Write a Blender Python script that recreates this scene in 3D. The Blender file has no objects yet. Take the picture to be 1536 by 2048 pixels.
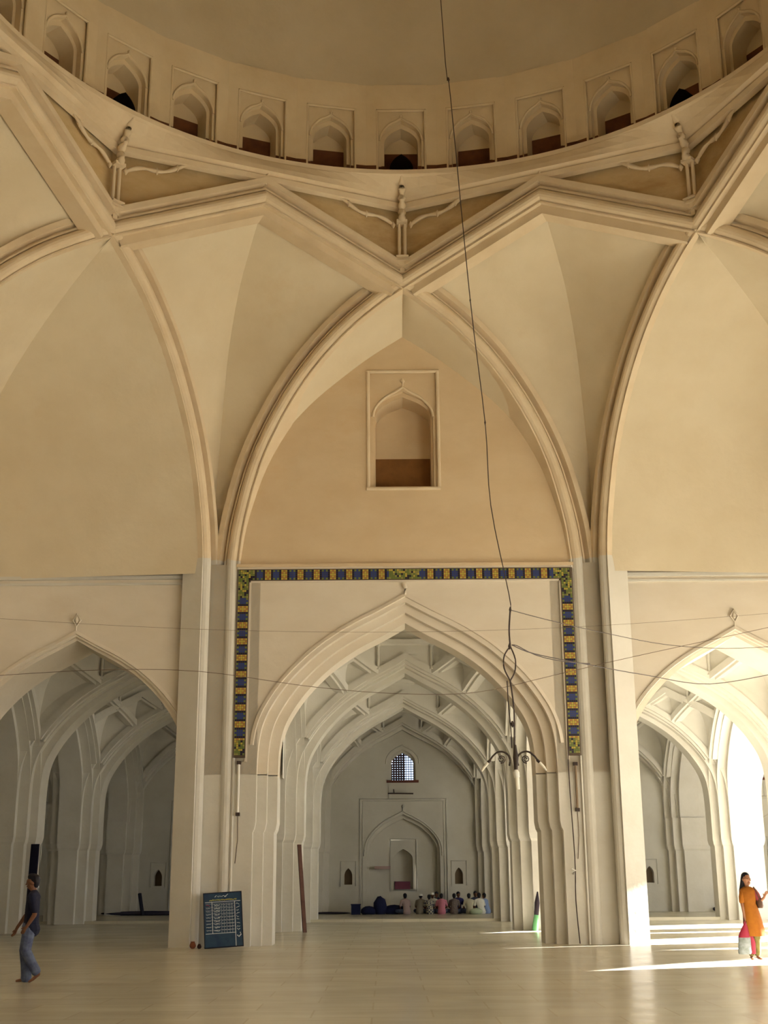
import bpy, math, random
from mathutils import Vector, Matrix
random.seed(7)
pi = math.pi
R = math.radians
SC = bpy.context.scene
COL = SC.collection

# ------------------------------------------------------------------ camera
F_PX, PITCH, ROLL = 2510.0, 0.285, -0.007
CAM = Vector((-0.524, -19.764, 1.5))
cd = bpy.data.cameras.new('camera')
cam = bpy.data.objects.new('camera', cd)
COL.objects.link(cam)
cd.sensor_fit = 'VERTICAL'
cd.sensor_height = 24.0
cd.lens = F_PX / 2048 * 24.0
cd.clip_end = 500
_f = Vector((0, math.cos(PITCH), math.sin(PITCH)))
_r0 = Vector((1, 0, 0))
_u0 = Vector((0, -math.sin(PITCH), math.cos(PITCH)))
_c, _s = math.cos(ROLL), math.sin(ROLL)
_r = _r0 * _c + _u0 * _s
_u = _u0 * _c - _r0 * _s
M = Matrix((_r, _u, -_f)).transposed().to_4x4()
M.translation = CAM
cam.matrix_world = M
SC.camera = cam

# ------------------------------------------------------------------ light
SC.view_settings.view_transform = 'Standard'
SC.view_settings.look = 'None'
SC.view_settings.gamma = 1.0
SC.view_settings.exposure = 0.03
SC.cycles.max_bounces = 12
SC.cycles.diffuse_bounces = 8
SC.cycles.caustics_reflective = False
SC.cycles.caustics_refractive = False
w = bpy.data.worlds.new('sky')
SC.world = w
w.use_nodes = True
bg = w.node_tree.nodes['Background']
bg.inputs[0].default_value = (0.62, 0.76, 1.0, 1)
bg.inputs[1].default_value = 2.0

def light(name, kind, loc, direction, energy, color, **kw):
    l = bpy.data.lights.new(name, kind)
    l.energy = energy
    l.color = color
    for k, v in kw.items():
        setattr(l, k, v)
    o = bpy.data.objects.new(name, l)
    o.location = loc
    o.rotation_euler = Vector(direction).to_track_quat('-Z', 'Y').to_euler()
    COL.objects.link(o)
    return o
SUN_AZ, SUN_EL = R(19.4), R(21)
sd = Vector((math.cos(SUN_AZ) * math.cos(SUN_EL), math.sin(SUN_AZ) * math.cos(SUN_EL), math.sin(SUN_EL)))
light('sun', 'SUN', (40, 10, 30), -sd, 92.0, (1.0, 0.97, 0.935), angle=R(0.6))
# daylight of the open courtyard entering through the arcade on the right
for i, yy in enumerate((-25, -16.7, -8.36, 0, 8.36, 16.7, 25, 33.5)):
    light('courtyard_daylight', 'AREA', (23.2, yy, 3.6), (-1, 0, 0.16), (520.0 if yy > 12 else 600.0 if yy > -12 else 1000.0), ((0.70, 0.85, 1.0) if yy > 12 else (1.0, 0.97, 0.93)),
          shape='RECTANGLE', size=6.6, size_y=6.4)

# ------------------------------------------------------------------ materials
def mat(name, c, rough=0.8, c2=None, scale=1.5, bump=0.0, c3=None, spec=0.3, detail=6.0, zstretch=1.0, lo=0.35, hi=0.7, lo3=0.6, hi3=0.75):
    m = bpy.data.materials.new(name)
    m.use_nodes = True
    nt = m.node_tree
    b = nt.nodes['Principled BSDF']
    b.inputs['Roughness'].default_value = rough
    b.inputs['Specular IOR Level'].default_value = spec
    b.inputs['Base Color'].default_value = (*c, 1)
    if c2 or bump:
        tc = nt.nodes.new('ShaderNodeTexCoord')
        mp = nt.nodes.new('ShaderNodeMapping')
        mp.inputs['Scale'].default_value = (1, 1, zstretch)
        geo = nt.nodes.new('ShaderNodeNewGeometry')
        nt.links.new(geo.outputs['Position'], mp.inputs[0])
        nz = nt.nodes.new('ShaderNodeTexNoise')
        nz.inputs['Scale'].default_value = scale
        nz.inputs['Detail'].default_value = detail
        nz.inputs['Roughness'].default_value = 0.6
        nt.links.new(mp.outputs[0], nz.inputs['Vector'])
        if c2:
            mr = nt.nodes.new('ShaderNodeMapRange')
            mr.inputs[1].default_value = lo
            mr.inputs[2].default_value = hi
            nt.links.new(nz.outputs[0], mr.inputs[0])
            mx = nt.nodes.new('ShaderNodeMix')
            mx.data_type = 'RGBA'
            mx.inputs[6].default_value = (*c, 1)
            mx.inputs[7].default_value = (*c2, 1)
            nt.links.new(mr.outputs[0], mx.inputs[0])
            out = mx.outputs[2]
            if c3:
                n3 = nt.nodes.new('ShaderNodeTexNoise')
                n3.inputs['Scale'].default_value = scale * 0.35
                n3.inputs['Detail'].default_value = 8
                n3.inputs['Roughness'].default_value = 0.7
                nt.links.new(mp.outputs[0], n3.inputs['Vector'])
                m3 = nt.nodes.new('ShaderNodeMapRange')
                m3.inputs[1].default_value = lo3
                m3.inputs[2].default_value = hi3
                nt.links.new(n3.outputs[0], m3.inputs[0])
                x3 = nt.nodes.new('ShaderNodeMix')
                x3.data_type = 'RGBA'
                x3.inputs[7].default_value = (*c3, 1)
                nt.links.new(out, x3.inputs[6])
                nt.links.new(m3.outputs[0], x3.inputs[0])
                out = x3.outputs[2]
            nt.links.new(out, b.inputs['Base Color'])
        if bump:
            bp = nt.nodes.new('ShaderNodeBump')
            bp.inputs['Strength'].default_value = bump
            bp.inputs['Distance'].default_value = 0.03
            nb = nt.nodes.new('ShaderNodeTexNoise')
            nb.inputs['Scale'].default_value = 5.0
            nb.inputs['Detail'].default_value = 6.0
            nt.links.new(geo.outputs['Position'], nb.inputs['Vector'])
            nt.links.new(nb.outputs[0], bp.inputs['Height'])
            nt.links.new(bp.outputs[0], b.inputs['Normal'])
    return m
WHITE = mat('whitewash', (0.67, 0.65, 0.60), 0.85, (0.61, 0.585, 0.525), 0.9, 0.25)
PANELW = mat('cream_wash', (0.72, 0.66, 0.57), 0.85, (0.67, 0.60, 0.50), 0.7, 0.25, zstretch=2.0)
TAN = mat('tan_plaster', (0.70, 0.62, 0.475), 0.85, (0.63, 0.54, 0.39), 0.45, 0.3, (0.60, 0.44, 0.25), lo3=0.58, hi3=0.85)
TANW = mat('tan_wall_plaster', (0.66, 0.53, 0.36), 0.85, (0.61, 0.475, 0.31), 0.8, 0.3, (0.60, 0.42, 0.23), zstretch=1.6, lo3=0.6, hi3=0.85)
RIB = mat('rib_plaster', (0.72, 0.61, 0.45), 0.85, (0.65, 0.53, 0.37), 1.2, 0.15)
OCHRE = mat('ochre_spandrel', (0.62, 0.48, 0.28), 0.85, (0.50, 0.36, 0.18), 0.8, 0.3, (0.34, 0.20, 0.08), zstretch=2.5, lo3=0.5, hi3=0.8)
DOME = mat('dome_plaster', (0.58, 0.50, 0.37), 0.85, (0.50, 0.42, 0.29), 0.4, 0.3)
DRUMP = mat('drum_plaster', (0.68, 0.57, 0.40), 0.85, (0.60, 0.48, 0.31), 0.8, 0.3)
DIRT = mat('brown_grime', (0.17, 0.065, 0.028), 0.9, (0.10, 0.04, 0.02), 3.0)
NICHEB = mat('brown_dado', (0.26, 0.12, 0.04), 0.9, (0.20, 0.09, 0.03), 3.0)
BLACK = mat('painted_hole_shade', (0.006, 0.004, 0.003), 1.0, spec=0.0)  # black painted in for the darkness inside the drum openings
DARKLINE = mat('dark_joint', (0.25, 0.17, 0.10), 0.9)
WIRE = mat('wire', (0.06, 0.04, 0.035), 0.6)
THINWIRE = mat('faded_wire', (0.20, 0.15, 0.11), 0.7)
IRON = mat('iron', (0.05, 0.035, 0.03), 0.5)
TUBE = mat('lamp_glass', (0.92, 0.9, 0.82), 0.3)
CASTW = mat('white_casing', (0.88, 0.88, 0.85), 0.5)

# floor: polished stone slabs
FLOOR = mat('stone_floor', (0.63, 0.585, 0.46), 0.32, (0.56, 0.515, 0.395), 0.5, 0.0, (0.62, 0.59, 0.49), spec=0.4)
def floor_slabs(m):
    nt = m.node_tree
    b = nt.nodes['Principled BSDF']
    old = b.inputs['Base Color'].links[0].from_socket
    geo = nt.nodes.new('ShaderNodeNewGeometry')
    br = nt.nodes.new('ShaderNodeTexBrick')
    br.inputs['Scale'].default_value = 1.0
    br.inputs['Brick Width'].default_value = 1.4
    br.inputs['Row Height'].default_value = 0.9
    br.inputs['Mortar Size'].default_value = 0.012
    br.inputs['Color1'].default_value = (1, 1, 1, 1)
    br.inputs['Color2'].default_value = (0.90, 0.90, 0.91, 1)
    br.inputs['Mortar'].default_value = (0.84, 0.82, 0.80, 1)
    nt.links.new(geo.outputs['Position'], br.inputs['Vector'])
    mx = nt.nodes.new('ShaderNodeMix')
    mx.data_type = 'RGBA'
    mx.blend_type = 'MULTIPLY'
    mx.inputs[0].default_value = 1.0
    nt.links.new(old, mx.inputs[6])
    nt.links.new(br.outputs[0], mx.inputs[7])
    nt.links.new(mx.outputs[2], b.inputs['Base Color'])
    nz = nt.nodes.new('ShaderNodeTexNoise')
    nz.inputs['Scale'].default_value = 1.2
    nz.inputs['Detail'].default_value = 5
    mp = nt.nodes.new('ShaderNodeMapping')
    mp.inputs['Scale'].default_value = (0.4, 1.6, 1)
    nt.links.new(geo.outputs['Position'], mp.inputs[0])
    nt.links.new(mp.outputs[0], nz.inputs['Vector'])
    mr = nt.nodes.new('ShaderNodeMapRange')
    mr.inputs[3].default_value = 0.20
    mr.inputs[4].default_value = 0.27
    mr.inputs[1].default_value = 0.3
    mr.inputs[2].default_value = 0.7
    nt.links.new(nz.outputs[0], mr.inputs[0])
    nt.links.new(mr.outputs[0], b.inputs['Roughness'])
floor_slabs(FLOOR)

# ------------------------------------------------------------------ mesh helpers
class MB:
    def __init__(self):
        self.v = []; self.f = []; self.m = []; self.sm = []
    def pt(self, p):
        self.v.append(tuple(p)); return len(self.v) - 1
    def face(self, ps, mi=0, smooth=False):
        b = len(self.v)
        self.v.extend(tuple(p) for p in ps)
        self.f.append(tuple(range(b, b + len(ps)))); self.m.append(mi); self.sm.append(smooth)
    def strip(self, A, B, mi=0, smooth=True, closed=False):
        n = len(A); b = len(self.v)
        self.v.extend(tuple(p) for p in A); self.v.extend(tuple(p) for p in B)
        for i in range(n if closed else n - 1):
            j = (i + 1) % n
            self.f.append((b + i, b + j, b + n + j, b + n + i)); self.m.append(mi); self.sm.append(smooth)
    def grid(self, rows, mi=0, smooth=True, closed=False):
        n = len(rows[0]); b = len(self.v)
        for r in rows: self.v.extend(tuple(p) for p in r)
        for k in range(len(rows) - 1):
            for i in range(n if closed else n - 1):
                j = (i + 1) % n
                self.f.append((b + k*n + i, b + k*n + j, b + (k+1)*n + j, b + (k+1)*n + i)); self.m.append(mi); self.sm.append(smooth)
    def box(self, x0, x1, y0, y1, z0, z1, mi=0):
        P = [(x0,y0,z0),(x1,y0,z0),(x1,y1,z0),(x0,y1,z0),(x0,y0,z1),(x1,y0,z1),(x1,y1,z1),(x0,y1,z1)]
        b = len(self.v); self.v.extend(P)
        for q in ((3,2,1,0),(4,5,6,7),(0,1,5,4),(1,2,6,5),(2,3,7,6),(3,0,4,7)):
            self.f.append(tuple(b + i for i in q)); self.m.append(mi); self.sm.append(False)
    def loft(self, rings, mi=0, smooth=True, cap=True):
        self.grid(rings, mi, smooth, True)
        if cap:
            self.face(rings[0][::-1], mi); self.face(rings[-1], mi)
    def tube(self, pts, r, mi=0, n=6, cap=True):
        pts = [Vector(p) for p in pts]
        rr = r if isinstance(r, (list, tuple)) else [r] * len(pts)
        rings = []
        for i, p in enumerate(pts):
            t = (pts[min(i+1, len(pts)-1)] - pts[max(i-1, 0)]).normalized()
            a = t.cross(Vector((0, 0, 1)))
            if a.length < 0.05: a = t.cross(Vector((0, 1, 0)))
            a.normalize(); b = t.cross(a)
            rings.append([p + (a * math.cos(2*pi*k/n) + b * math.sin(2*pi*k/n)) * rr[i] for k in range(n)])
        self.loft(rings, mi, True, cap)
    def obj(self, name, mats, parent=None, loc=None, rz=None):
        me = bpy.data.meshes.new(name)
        me.from_pydata(self.v, [], self.f)
        for m in (mats if isinstance(mats, (list, tuple)) else [mats]): me.materials.append(m)
        me.polygons.foreach_set('material_index', self.m)
        me.polygons.foreach_set('use_smooth', self.sm)
        me.update()
        o = bpy.data.objects.new(name, me)
        COL.objects.link(o)
        if parent: o.parent = parent
        if loc is not None: o.location = loc
        if rz is not None: o.rotation_euler = (0, 0, rz)
        return o
def tag(o, label=None, cat=None, group=None, kind=None):
    if label: o['label'] = label
    if cat: o['category'] = cat
    if group: o['group'] = group
    if kind: o['kind'] = kind
    return o
def thing(name, label, cat, loc=(0,0,0), rz=0, group=None):
    o = bpy.data.objects.new(name, None); COL.objects.link(o)
    o.empty_display_size = 0.1
    o.location = loc; o.rotation_euler = (0, 0, rz)
    return tag(o, label, cat, group)
def struct(o): o['kind'] = 'structure'; return o
def kids(o): return [c for c in bpy.data.objects if c.parent == o]
def dup(o, loc=None, rz=None, label=None, group=None, parent=None):
    r = o.copy(); COL.objects.link(r)
    if parent: r.parent = parent
    if loc is not None: r.location = loc
    if rz is not None: r.rotation_euler = (0, 0, rz)
    if label: r['label'] = label
    if group: r['group'] = group
    for c in kids(o):
        if c != r: dup(c, parent=r)
    return r

def crom(tbl, per=4):
    out = []
    n = len(tbl)
    for i in range(n - 1):
        p0 = tbl[max(i-1, 0)]; p1 = tbl[i]; p2 = tbl[i+1]; p3 = tbl[min(i+2, n-1)]
        for k in range(per):
            t = k / per
            out.append(tuple(0.5 * ((2*b) + (-a + c) * t + (2*a - 5*b + 4*c - d) * t*t + (-a + 3*b - 3*c + d) * t**3)
                             for a, b, c, d in zip(p0, p1, p2, p3)))
    out.append(tuple(tbl[-1]))
    return out
def resample(poly, n):
    L = [0]
    for a, b in zip(poly, poly[1:]): L.append(L[-1] + (Vector(b) - Vector(a)).length)
    out = []; j = 0
    for i in range(n):
        t = L[-1] * i / (n - 1)
        while j < len(L) - 2 and L[j+1] < t: j += 1
        u = 0 if L[j+1] == L[j] else (t - L[j]) / (L[j+1] - L[j])
        out.append(tuple(Vector(poly[j]).lerp(Vector(poly[j+1]), min(max(u, 0), 1))))
    return out
def interp(tbl, x):   # tbl sorted by decreasing first value
    for (a, za), (b, zb) in zip(tbl, tbl[1:]):
        if a >= x >= b: return za + (zb - za) * (a - x) / (a - b + 1e-9)
    return tbl[-1][1] if x < tbl[-1][0] else tbl[0][1]

NORM = crom([(1,0),(.992,.16),(.965,.284),(.903,.400),(.78,.546),(.596,.700),(.389,.822),(.17,.920),(0,1)], 4)
def arch_half(half, spring, apex):           # right half, from spring to apex
    return [(u * half, spring + v * (apex - spring)) for u, v in NORM]
def arch_full(half, spring, apex):           # left spring -> apex -> right spring
    h = arch_half(half, spring, apex)
    return [(-x, z) for x, z in h] + [(x, z) for x, z in h[::-1][1:]]
NH = len(NORM)

def sweep(mb, path, prof, place, mi=0):
    """path: (s,z) list, prof: (n,d) list, place(s,z,d)->xyz"""
    n = len(path); N = []
    for i in range(n):
        def nor(a, b):
            v = Vector((b[0]-a[0], b[1]-a[1])); v.normalize(); return Vector((-v.y, v.x))
        if i == 0: q = nor(path[0], path[1]); k = 1
        elif i == n-1: q = nor(path[-2], path[-1]); k = 1
        else:
            a = nor(path[i-1], path[i]); b = nor(path[i], path[i+1]); q = (a + b).normalized(); k = 1 / max(q.dot(a), .5)
        N.append(q * k)
    ap = [i for i in range(1, n-1) if abs(path[i][0]) < 1e-6 and path[i][1] >= path[i-1][1] and path[i][1] >= path[i+1][1]]
    cuts = [0] + ap + [n-1]
    for (n0, d0), (n1, d1) in zip(prof, prof[1:]):
        for c0, c1 in zip(cuts, cuts[1:]):
            A = [place(path[i][0] + N[i].x*n0, path[i][1] + N[i].y*n0, d0) for i in range(c0, c1+1)]
            B = [place(path[i][0] + N[i].x*n1, path[i][1] + N[i].y*n1, d1) for i in range(c0, c1+1)]
            mb.strip(A, B, mi)

# ------------------------------------------------------------------ the great star vault of the dome hall
RO = 12.579
AP = RO * math.cos(R(45))          # apothem of the crossing arches
RC = AP / math.cos(R(22.5))        # radius of a crossing
SCX = AP * math.tan(R(22.5))
HB = crom([(8.58, 9.0), (8.54, 9.6), (8.38, 10.6), (7.95, 12.05), (7.28, 13.35), (6.42, 14.5), (5.42, 15.42), (4.45, 16.05), (3.68, 16.42), (1.9, 17.21), (0, 18.05)], 4)
PB = [(.46,.70),(.46,.04),(.31,.04),(.29,.24),(.21,.24),(.21,.13),(.17,.13),(.165,.19),(.14,.12),(.09,.06),(.03,.03),(-.03,.03),(-.09,.06),(-.14,.12),(-.165,.19),(-.17,.13),(-.21,.13),(-.21,.70)]
PBK = [(-.21,.26),(-.43,.26),(-.43,.70)]     # extra step along the kite panels
def offs(curve, n):
    out = []
    for i, (a, b) in enumerate(curve):
        p = curve[max(i-1, 0)]; q = curve[min(i+1, len(curve)-1)]
        t = Vector((-(q[0]-p[0]), q[1]-p[1])).normalized()      # climbing towards the crown
        out.append((a + t.y*n, b + t.x*n))
    return out
def chordplace(ang, ap):
    e = Vector((math.cos(ang), math.sin(ang), 0)); t = Vector((math.sin(ang), -math.cos(ang), 0))
    return lambda s, z, d: e * (ap + d) + t * s + Vector((0, 0, z))
def pol(ang, r, z): return Vector((r*math.cos(ang), r*math.sin(ang), z))

ribpath = [(-s, z) for s, z in HB] + [(s, z) for s, z in HB[::-1][1:]]
mb = MB()
sweep(mb, [p for p in ribpath if p[1] > 9.4], PB, chordplace(0, AP))
sweep(mb, [p for p in ribpath if abs(p[0]) < SCX + .01], PBK, chordplace(0, AP))
rib0 = mb.obj('arch_rib', RIB)
ribs = {67.5: 'tan plaster vault rib rising from left tile-framed pier over the right-hand kite panel',
        112.5: 'tan plaster vault rib rising from right tile-framed pier over the left-hand kite panel',
        22.5: 'tan plaster vault rib curving up and right out of the photo from the right pier',
        157.5: 'tan plaster vault rib curving up and left out of the photo from the left pier'}
first = True
for k in range(8):
    a = 22.5 + 45*k
    o = rib0 if first else rib0.copy()
    if not first: COL.objects.link(o)
    first = False
    o.rotation_euler = (0, 0, R(a))
    if a in ribs: tag(o, ribs[a], 'vault rib', 'great crossing ribs below the dome')
    else:
        o.name = 'trim_1'; struct(o)

# vault panels
mb = MB()
def ruled(mb, A, B, n=26, m=8, mi=0, bow=0.0):
    A = resample([Vector(p) for p in A], n); B = resample([Vector(p) for p in B], n)
    rows = []
    for a, b in zip(A, B):
        a = Vector(a); b = Vector(b); rows.append([a.lerp(b, j/m) for j in range(m+1)])
    mb.grid(rows, mi, True)
HBs = [(s, z) for s, z in HB]
def zsub(c, z):  # position on curve c[(r,z)] at height z
    for (r0, z0), (r1, z1) in zip(c, c[1:]):
        if z0 <= z <= z1: return r0 + (r1-r0)*(z-z0)/(z1-z0+1e-9)
    return c[-1][0] if z > c[-1][1] else c[0][0]
KC = crom([(12.95,9.3),(13.0,11.0),(12.75,12.6),(12.45,14.0),(12.1,15.2),(11.35,16.4),(10.5,17.1),(9.8,17.55),(9.25,17.85)], 4)
DD = 0.42
for k in range(8):
    va = R(22.5 + 45*k)
    for sg in (1, -1):
        pl = chordplace(va + sg*R(45), AP)     # chord on either side that springs from this vertex
        # lower edge: rib from V to C
        lo = [pl(sg*s, z, DD) for s, z in HBs if s >= SCX - 1e-3]
        # orientation test: point should start near V
        if (Vector(lo[0]).xy - pol(va, RO, 0).xy).length > 3:
            lo = [pl(-sg*s, z, DD) for s, z in HBs if s >= SCX - 1e-3]
        top = chordplace(va, AP)
        ups = [(s, z) for s, z in HBs if s < SCX]
        c1 = [top(s, z - .15, DD - .1) for s, z in ups]
        c2 = [top(-s, z - .15, DD - .1) for s, z in ups]
        up = c1 if (Vector(c1[0]) - Vector(lo[-1])).length < (Vector(c2[0]) - Vector(lo[-1])).length else c2
        kc = [pol(va, r, z) for r, z in KC]
        # rows matched by height on lower part, by fraction on upper part
        zs = [9.3 + (16.42 - 9.3) * i / 20 for i in range(21)]
        rows = []
        loz = [(Vector(p), p.z) for p in lo]
        def at(curve, z):
            for p, q in zip(curve, curve[1:]):
                if p.z <= z <= q.z: return p.lerp(q, (z-p.z)/(q.z-p.z+1e-9))
            return curve[-1] if z > curve[-1].z else curve[0]
        for z in zs:
            a = at(lo, z); b = at(kc, z)
            rows.append([a.lerp(b, j/8) for j in range(9)])
        kk = [p for p in kc if p.z > 16.42]
        U = resample([lo[-1]] + up, 10); K2 = resample([at(kc, 16.42)] + kk, 10)
        for a, b in list(zip(U, K2))[1:]:
            rows.append([Vector(a).lerp(Vector(b), j/8) for j in range(9)])
        mb.grid(rows, 0, True)
HBL = [(a, b) for a, b in offs(HB, -.19) if a >= SCX - .25 and a > 0]
BACK = crom([(4.62,9.0),(4.5,10.0),(4.22,11.1),(3.72,12.1),(3.15,12.9),(2.59,13.57),(2.0,14.14),(.95,15.0),(0,15.64)], 4)
CORN = crom([(16.45,8.95),(16.25,10.6),(15.7,12.1),(14.8,13.45),(13.79,14.24),(12.55,14.98),(10.9,15.75),(9.7,16.2)], 4)
for k in range(4):
    ca = R(90*k)
    for sg in (1, -1):
        va = ca + sg*R(22.5)
        ch = chordplace(va - sg*R(45), AP)
        c1 = [ch(s, z, .22) for s, z in HBL]
        if (Vector(c1[0]).xy - pol(va, RO, 0).xy).length > 3: c1 = [ch(-s, z, .22) for s, z in HBL]
        e = Vector((math.cos(ca), math.sin(ca), 0)); t = Vector((-math.sin(ca), math.cos(ca), 0))
        bk = [e*11.62 + t*(sg*x) + Vector((0,0,z)) for x, z in BACK]
        ruled(mb, c1 + [pol(ca, RC + .24, 16.26)], bk, 28, 6)
        # corner panels
        da = ca + sg*R(45)
        ch = chordplace(va + sg*R(45), AP)
        c1 = [ch(s, z, .22) for s, z in HBL]
        if (Vector(c1[0]).xy - pol(va, RO, 0).xy).length > 3: c1 = [ch(-s, z, .22) for s, z in HBL]
        cr = [pol(da, r, z) for r, z in CORN]
        A = resample([Vector(p) for p in c1], 30); B = resample(cr, 30)
        rows = []
        for i, (a, b) in enumerate(zip(A, B)):
            a = Vector(a); b = Vector(b); rows.append([a.lerp(b, j/12) for j in range(13)])
        mb.grid(rows, 0, True)
panels = struct(mb.obj('ceiling', TAN))
# spandrels over the ribs, up to the cornice
mb = MB()
ap2 = AP + .34
for k in range(8):
    pl = chordplace(R(22.5+45*k), ap2)
    h = [(s, z) for s, z in HBs if s < SCX + .05]
    full = [(-(ap2*math.tan(R(22.5))), 16.44)] + [(-s, z) for s, z in h] + [(s, z) for s, z in h[::-1][1:]] + [(ap2*math.tan(R(22.5)), 16.44)]
    mb.strip([pl(s, z+.1, 0) for s, z in full], [pl(s, 18.75, 0) for s, z in full], 0, False)
struct(mb.obj('ceiling', OCHRE))
# cornice: eight-sided below, round above
mb = MB()
NA = 128
def octr(ap, th):
    u = ((math.degrees(th) - 0) % 45) - 22.5
    return ap / math.cos(R(u))
def ringo(ap, z): return [pol(2*pi*i/NA, octr(ap, 2*pi*i/NA), z) for i in range(NA)]
def ringc(r, z): return [pol(2*pi*i/NA, r, z) for i in range(NA)]
def mixr(ap, r, t, z): return [pol(2*pi*i/NA, octr(ap, 2*pi*i/NA)*(1-t) + r*t, z) for i in range(NA)]
rs = [ringo(9.12,18.42), ringo(8.98,18.46), ringo(8.96,18.60), ringo(9.02,18.62), ringo(8.88,18.70), mixr(8.86,9.06,.3,18.85), mixr(8.85,9.06,.8,19.05), ringc(9.06,19.10), ringc(9.06,19.22), ringc(9.7,19.22)]
for a, b in zip(rs, rs[1:]): mb.strip(a, b, 0, False, True)
cornice = mb.obj('trim_2', RIB); struct(cornice)

# drum of thirty-two niches
NR, NW = 9.46, 9.46*math.tan(pi/32)
mb = MB()   # plain pilaster plates and header, local: x tangent, y outward, z
for sx in (-1, 1):
    a, b = sorted((sx*.66, sx*(NW+.002)))
    mb.face([(a,0,19.60),(b,0,19.60),(b,0,21.3),(a,0,21.3)], 0)
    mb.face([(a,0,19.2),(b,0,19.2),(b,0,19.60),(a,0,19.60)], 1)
mb.face([(-NW,0,21.3),(NW,0,21.3),(NW,.0,22.05),(-NW,0,22.05)], 0)
drum_wall_me = mb
mb = MB()   # niche recess
g = .08
for sx in (-1, 1):
    mb.face([(sx*.66,0,19.2),(sx*.66,g,19.2),(sx*.66,g,21.3),(sx*.66,0,21.3)], 0)
mb.face([(-.66,0,21.3),(.66,0,21.3),(.66,g,21.3),(-.66,g,21.3)], 0)
def plate(mb, W, z0, z1, y, half, spring, apex, y2, mi=0, zd=None, mid=1):
    """plate of half width W at depth y with an arched hole, reveal to depth y2"""
    c = [(-half, z0)] + arch_full(half, spring, apex) + [(half, z0)]
    top = [(x, y, z1) for x, z in c[1:-1]]
    mb.strip([(x, y, z) for x, z in c[1:-1]], top, mi, False)
    for sx in (-1, 1):
        x0, x1 = sorted((sx*half, sx*W))
        mb.face([(x0,y,z0),(x1,y,z0),(x1,y,z1),(x0,y,z1)], mi)
    n = len(c)
    mb.strip([(x, y, z) for x, z in c[:NH+1]], [(x, y2, z) for x, z in c[:NH+1]], mi, True)
    mb.strip([(x, y, z) for x, z in c[NH:]], [(x, y2, z) for x, z in c[NH:]], mi, True)
plate(mb, .66, 19.2, 21.3, g, .54, 20.38, 21.0, .24)
plate(mb, .54, 19.2, 21.05, .24, .45, 20.34, 20.86, .75)
mb.face([(-.45,.75,20.40),(.45,.75,20.40),(.45,.75,20.95),(-.45,.75,20.95)], 0)
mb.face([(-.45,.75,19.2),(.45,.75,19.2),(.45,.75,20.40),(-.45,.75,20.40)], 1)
for sx in (-1, 1):
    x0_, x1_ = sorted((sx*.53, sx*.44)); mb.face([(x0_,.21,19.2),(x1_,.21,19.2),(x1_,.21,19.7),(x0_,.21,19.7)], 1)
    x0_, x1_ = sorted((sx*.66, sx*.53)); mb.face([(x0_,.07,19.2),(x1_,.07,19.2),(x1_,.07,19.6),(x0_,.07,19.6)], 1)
niche_me = mb
mb = MB()   # bead frame and arch hood
def bead_rect(mb, W, z0, z1, y, r):
    mb.tube([(-W,y,z0),(-W,y,z1)], r); mb.tube([(W,y,z0),(W,y,z1)], r); mb.tube([(-W,y,z1),(W,y,z1)], r)
bead_rect(mb, .64, 19.25, 21.27, .02, .036)
hd = crom([(.57,20.38),(.51,20.62),(.33,20.87),(.12,20.99),(0,21.08)], 3)
mb.tube([(-x, .08, z) for x, z in hd] + [(x, .08, z) for x, z in hd[::-1][1:]], .034)
mb.tube([(0,.06,21.08),(0,.06,21.13),(0,.06,21.17)], [.02,.045,.02])
frame_me = mb
drum = MB(); drum.v, drum.f, drum.m, drum.sm = [], [], [], []
for k in range(32):
    a = 2*pi*k/32; e = Vector((math.cos(a), math.sin(a), 0)); t = Vector((-math.sin(a), math.cos(a), 0))
    b = len(drum.v)
    drum.v.extend(tuple(t*x + e*(NR+y) + Vector((0,0,z))) for x, y, z in drum_wall_me.v)
    drum.f.extend(tuple(b+i for i in f) for f in drum_wall_me.f); drum.m.extend(drum_wall_me.m); drum.sm.extend(drum_wall_me.sm)
drumo = drum.obj('drum', [DRUMP, DIRT])
tag(drumo, 'round drum of arched niches between flat pilasters under the dome', 'drum')
n0 = niche_me.obj('niche', [DRUMP, DIRT], drumo); f0 = frame_me.obj('niche_frame', DRUMP, n0)
for k in range(32):
    a = 2*pi*k/32
    o = n0 if k == 0 else dup(n0, parent=drumo)
    o.location = (NR*math.cos(a), NR*math.sin(a), 0); o.rotation_euler = (0, 0, a - pi/2)
# openings above the eight brackets, the dark of the hole painted black
mb = MB()
c = arch_full(.31, 19.5, 20.0)
mb.strip([(x, .10, z) for x, z in c], [(x, .10, 19.2) for x, z in c], 0, False)
mb.strip([(x, .10, z) for x, z in c], [(x, .6, z) for x, z in c], 0, False)
h0 = mb.obj('black_opening', BLACK, drumo)
for k in range(8):
    a = pi*k/4
    o = h0 if k == 0 else dup(h0, parent=drumo)
    o.location = (NR*math.cos(a), NR*math.sin(a), 0); o.rotation_euler = (0, 0, a - pi/2)
# dome shell
mb = MB()
sh = []
for i in range(25):
    p = pi/2*i/24*.995
    sh.append(ringc(9.49*math.cos(p), 22.03 + 10.0*math.sin(p)))
mb.grid(sh, 0, True, True)
struct(mb.obj('ceiling', DOME))

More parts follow.
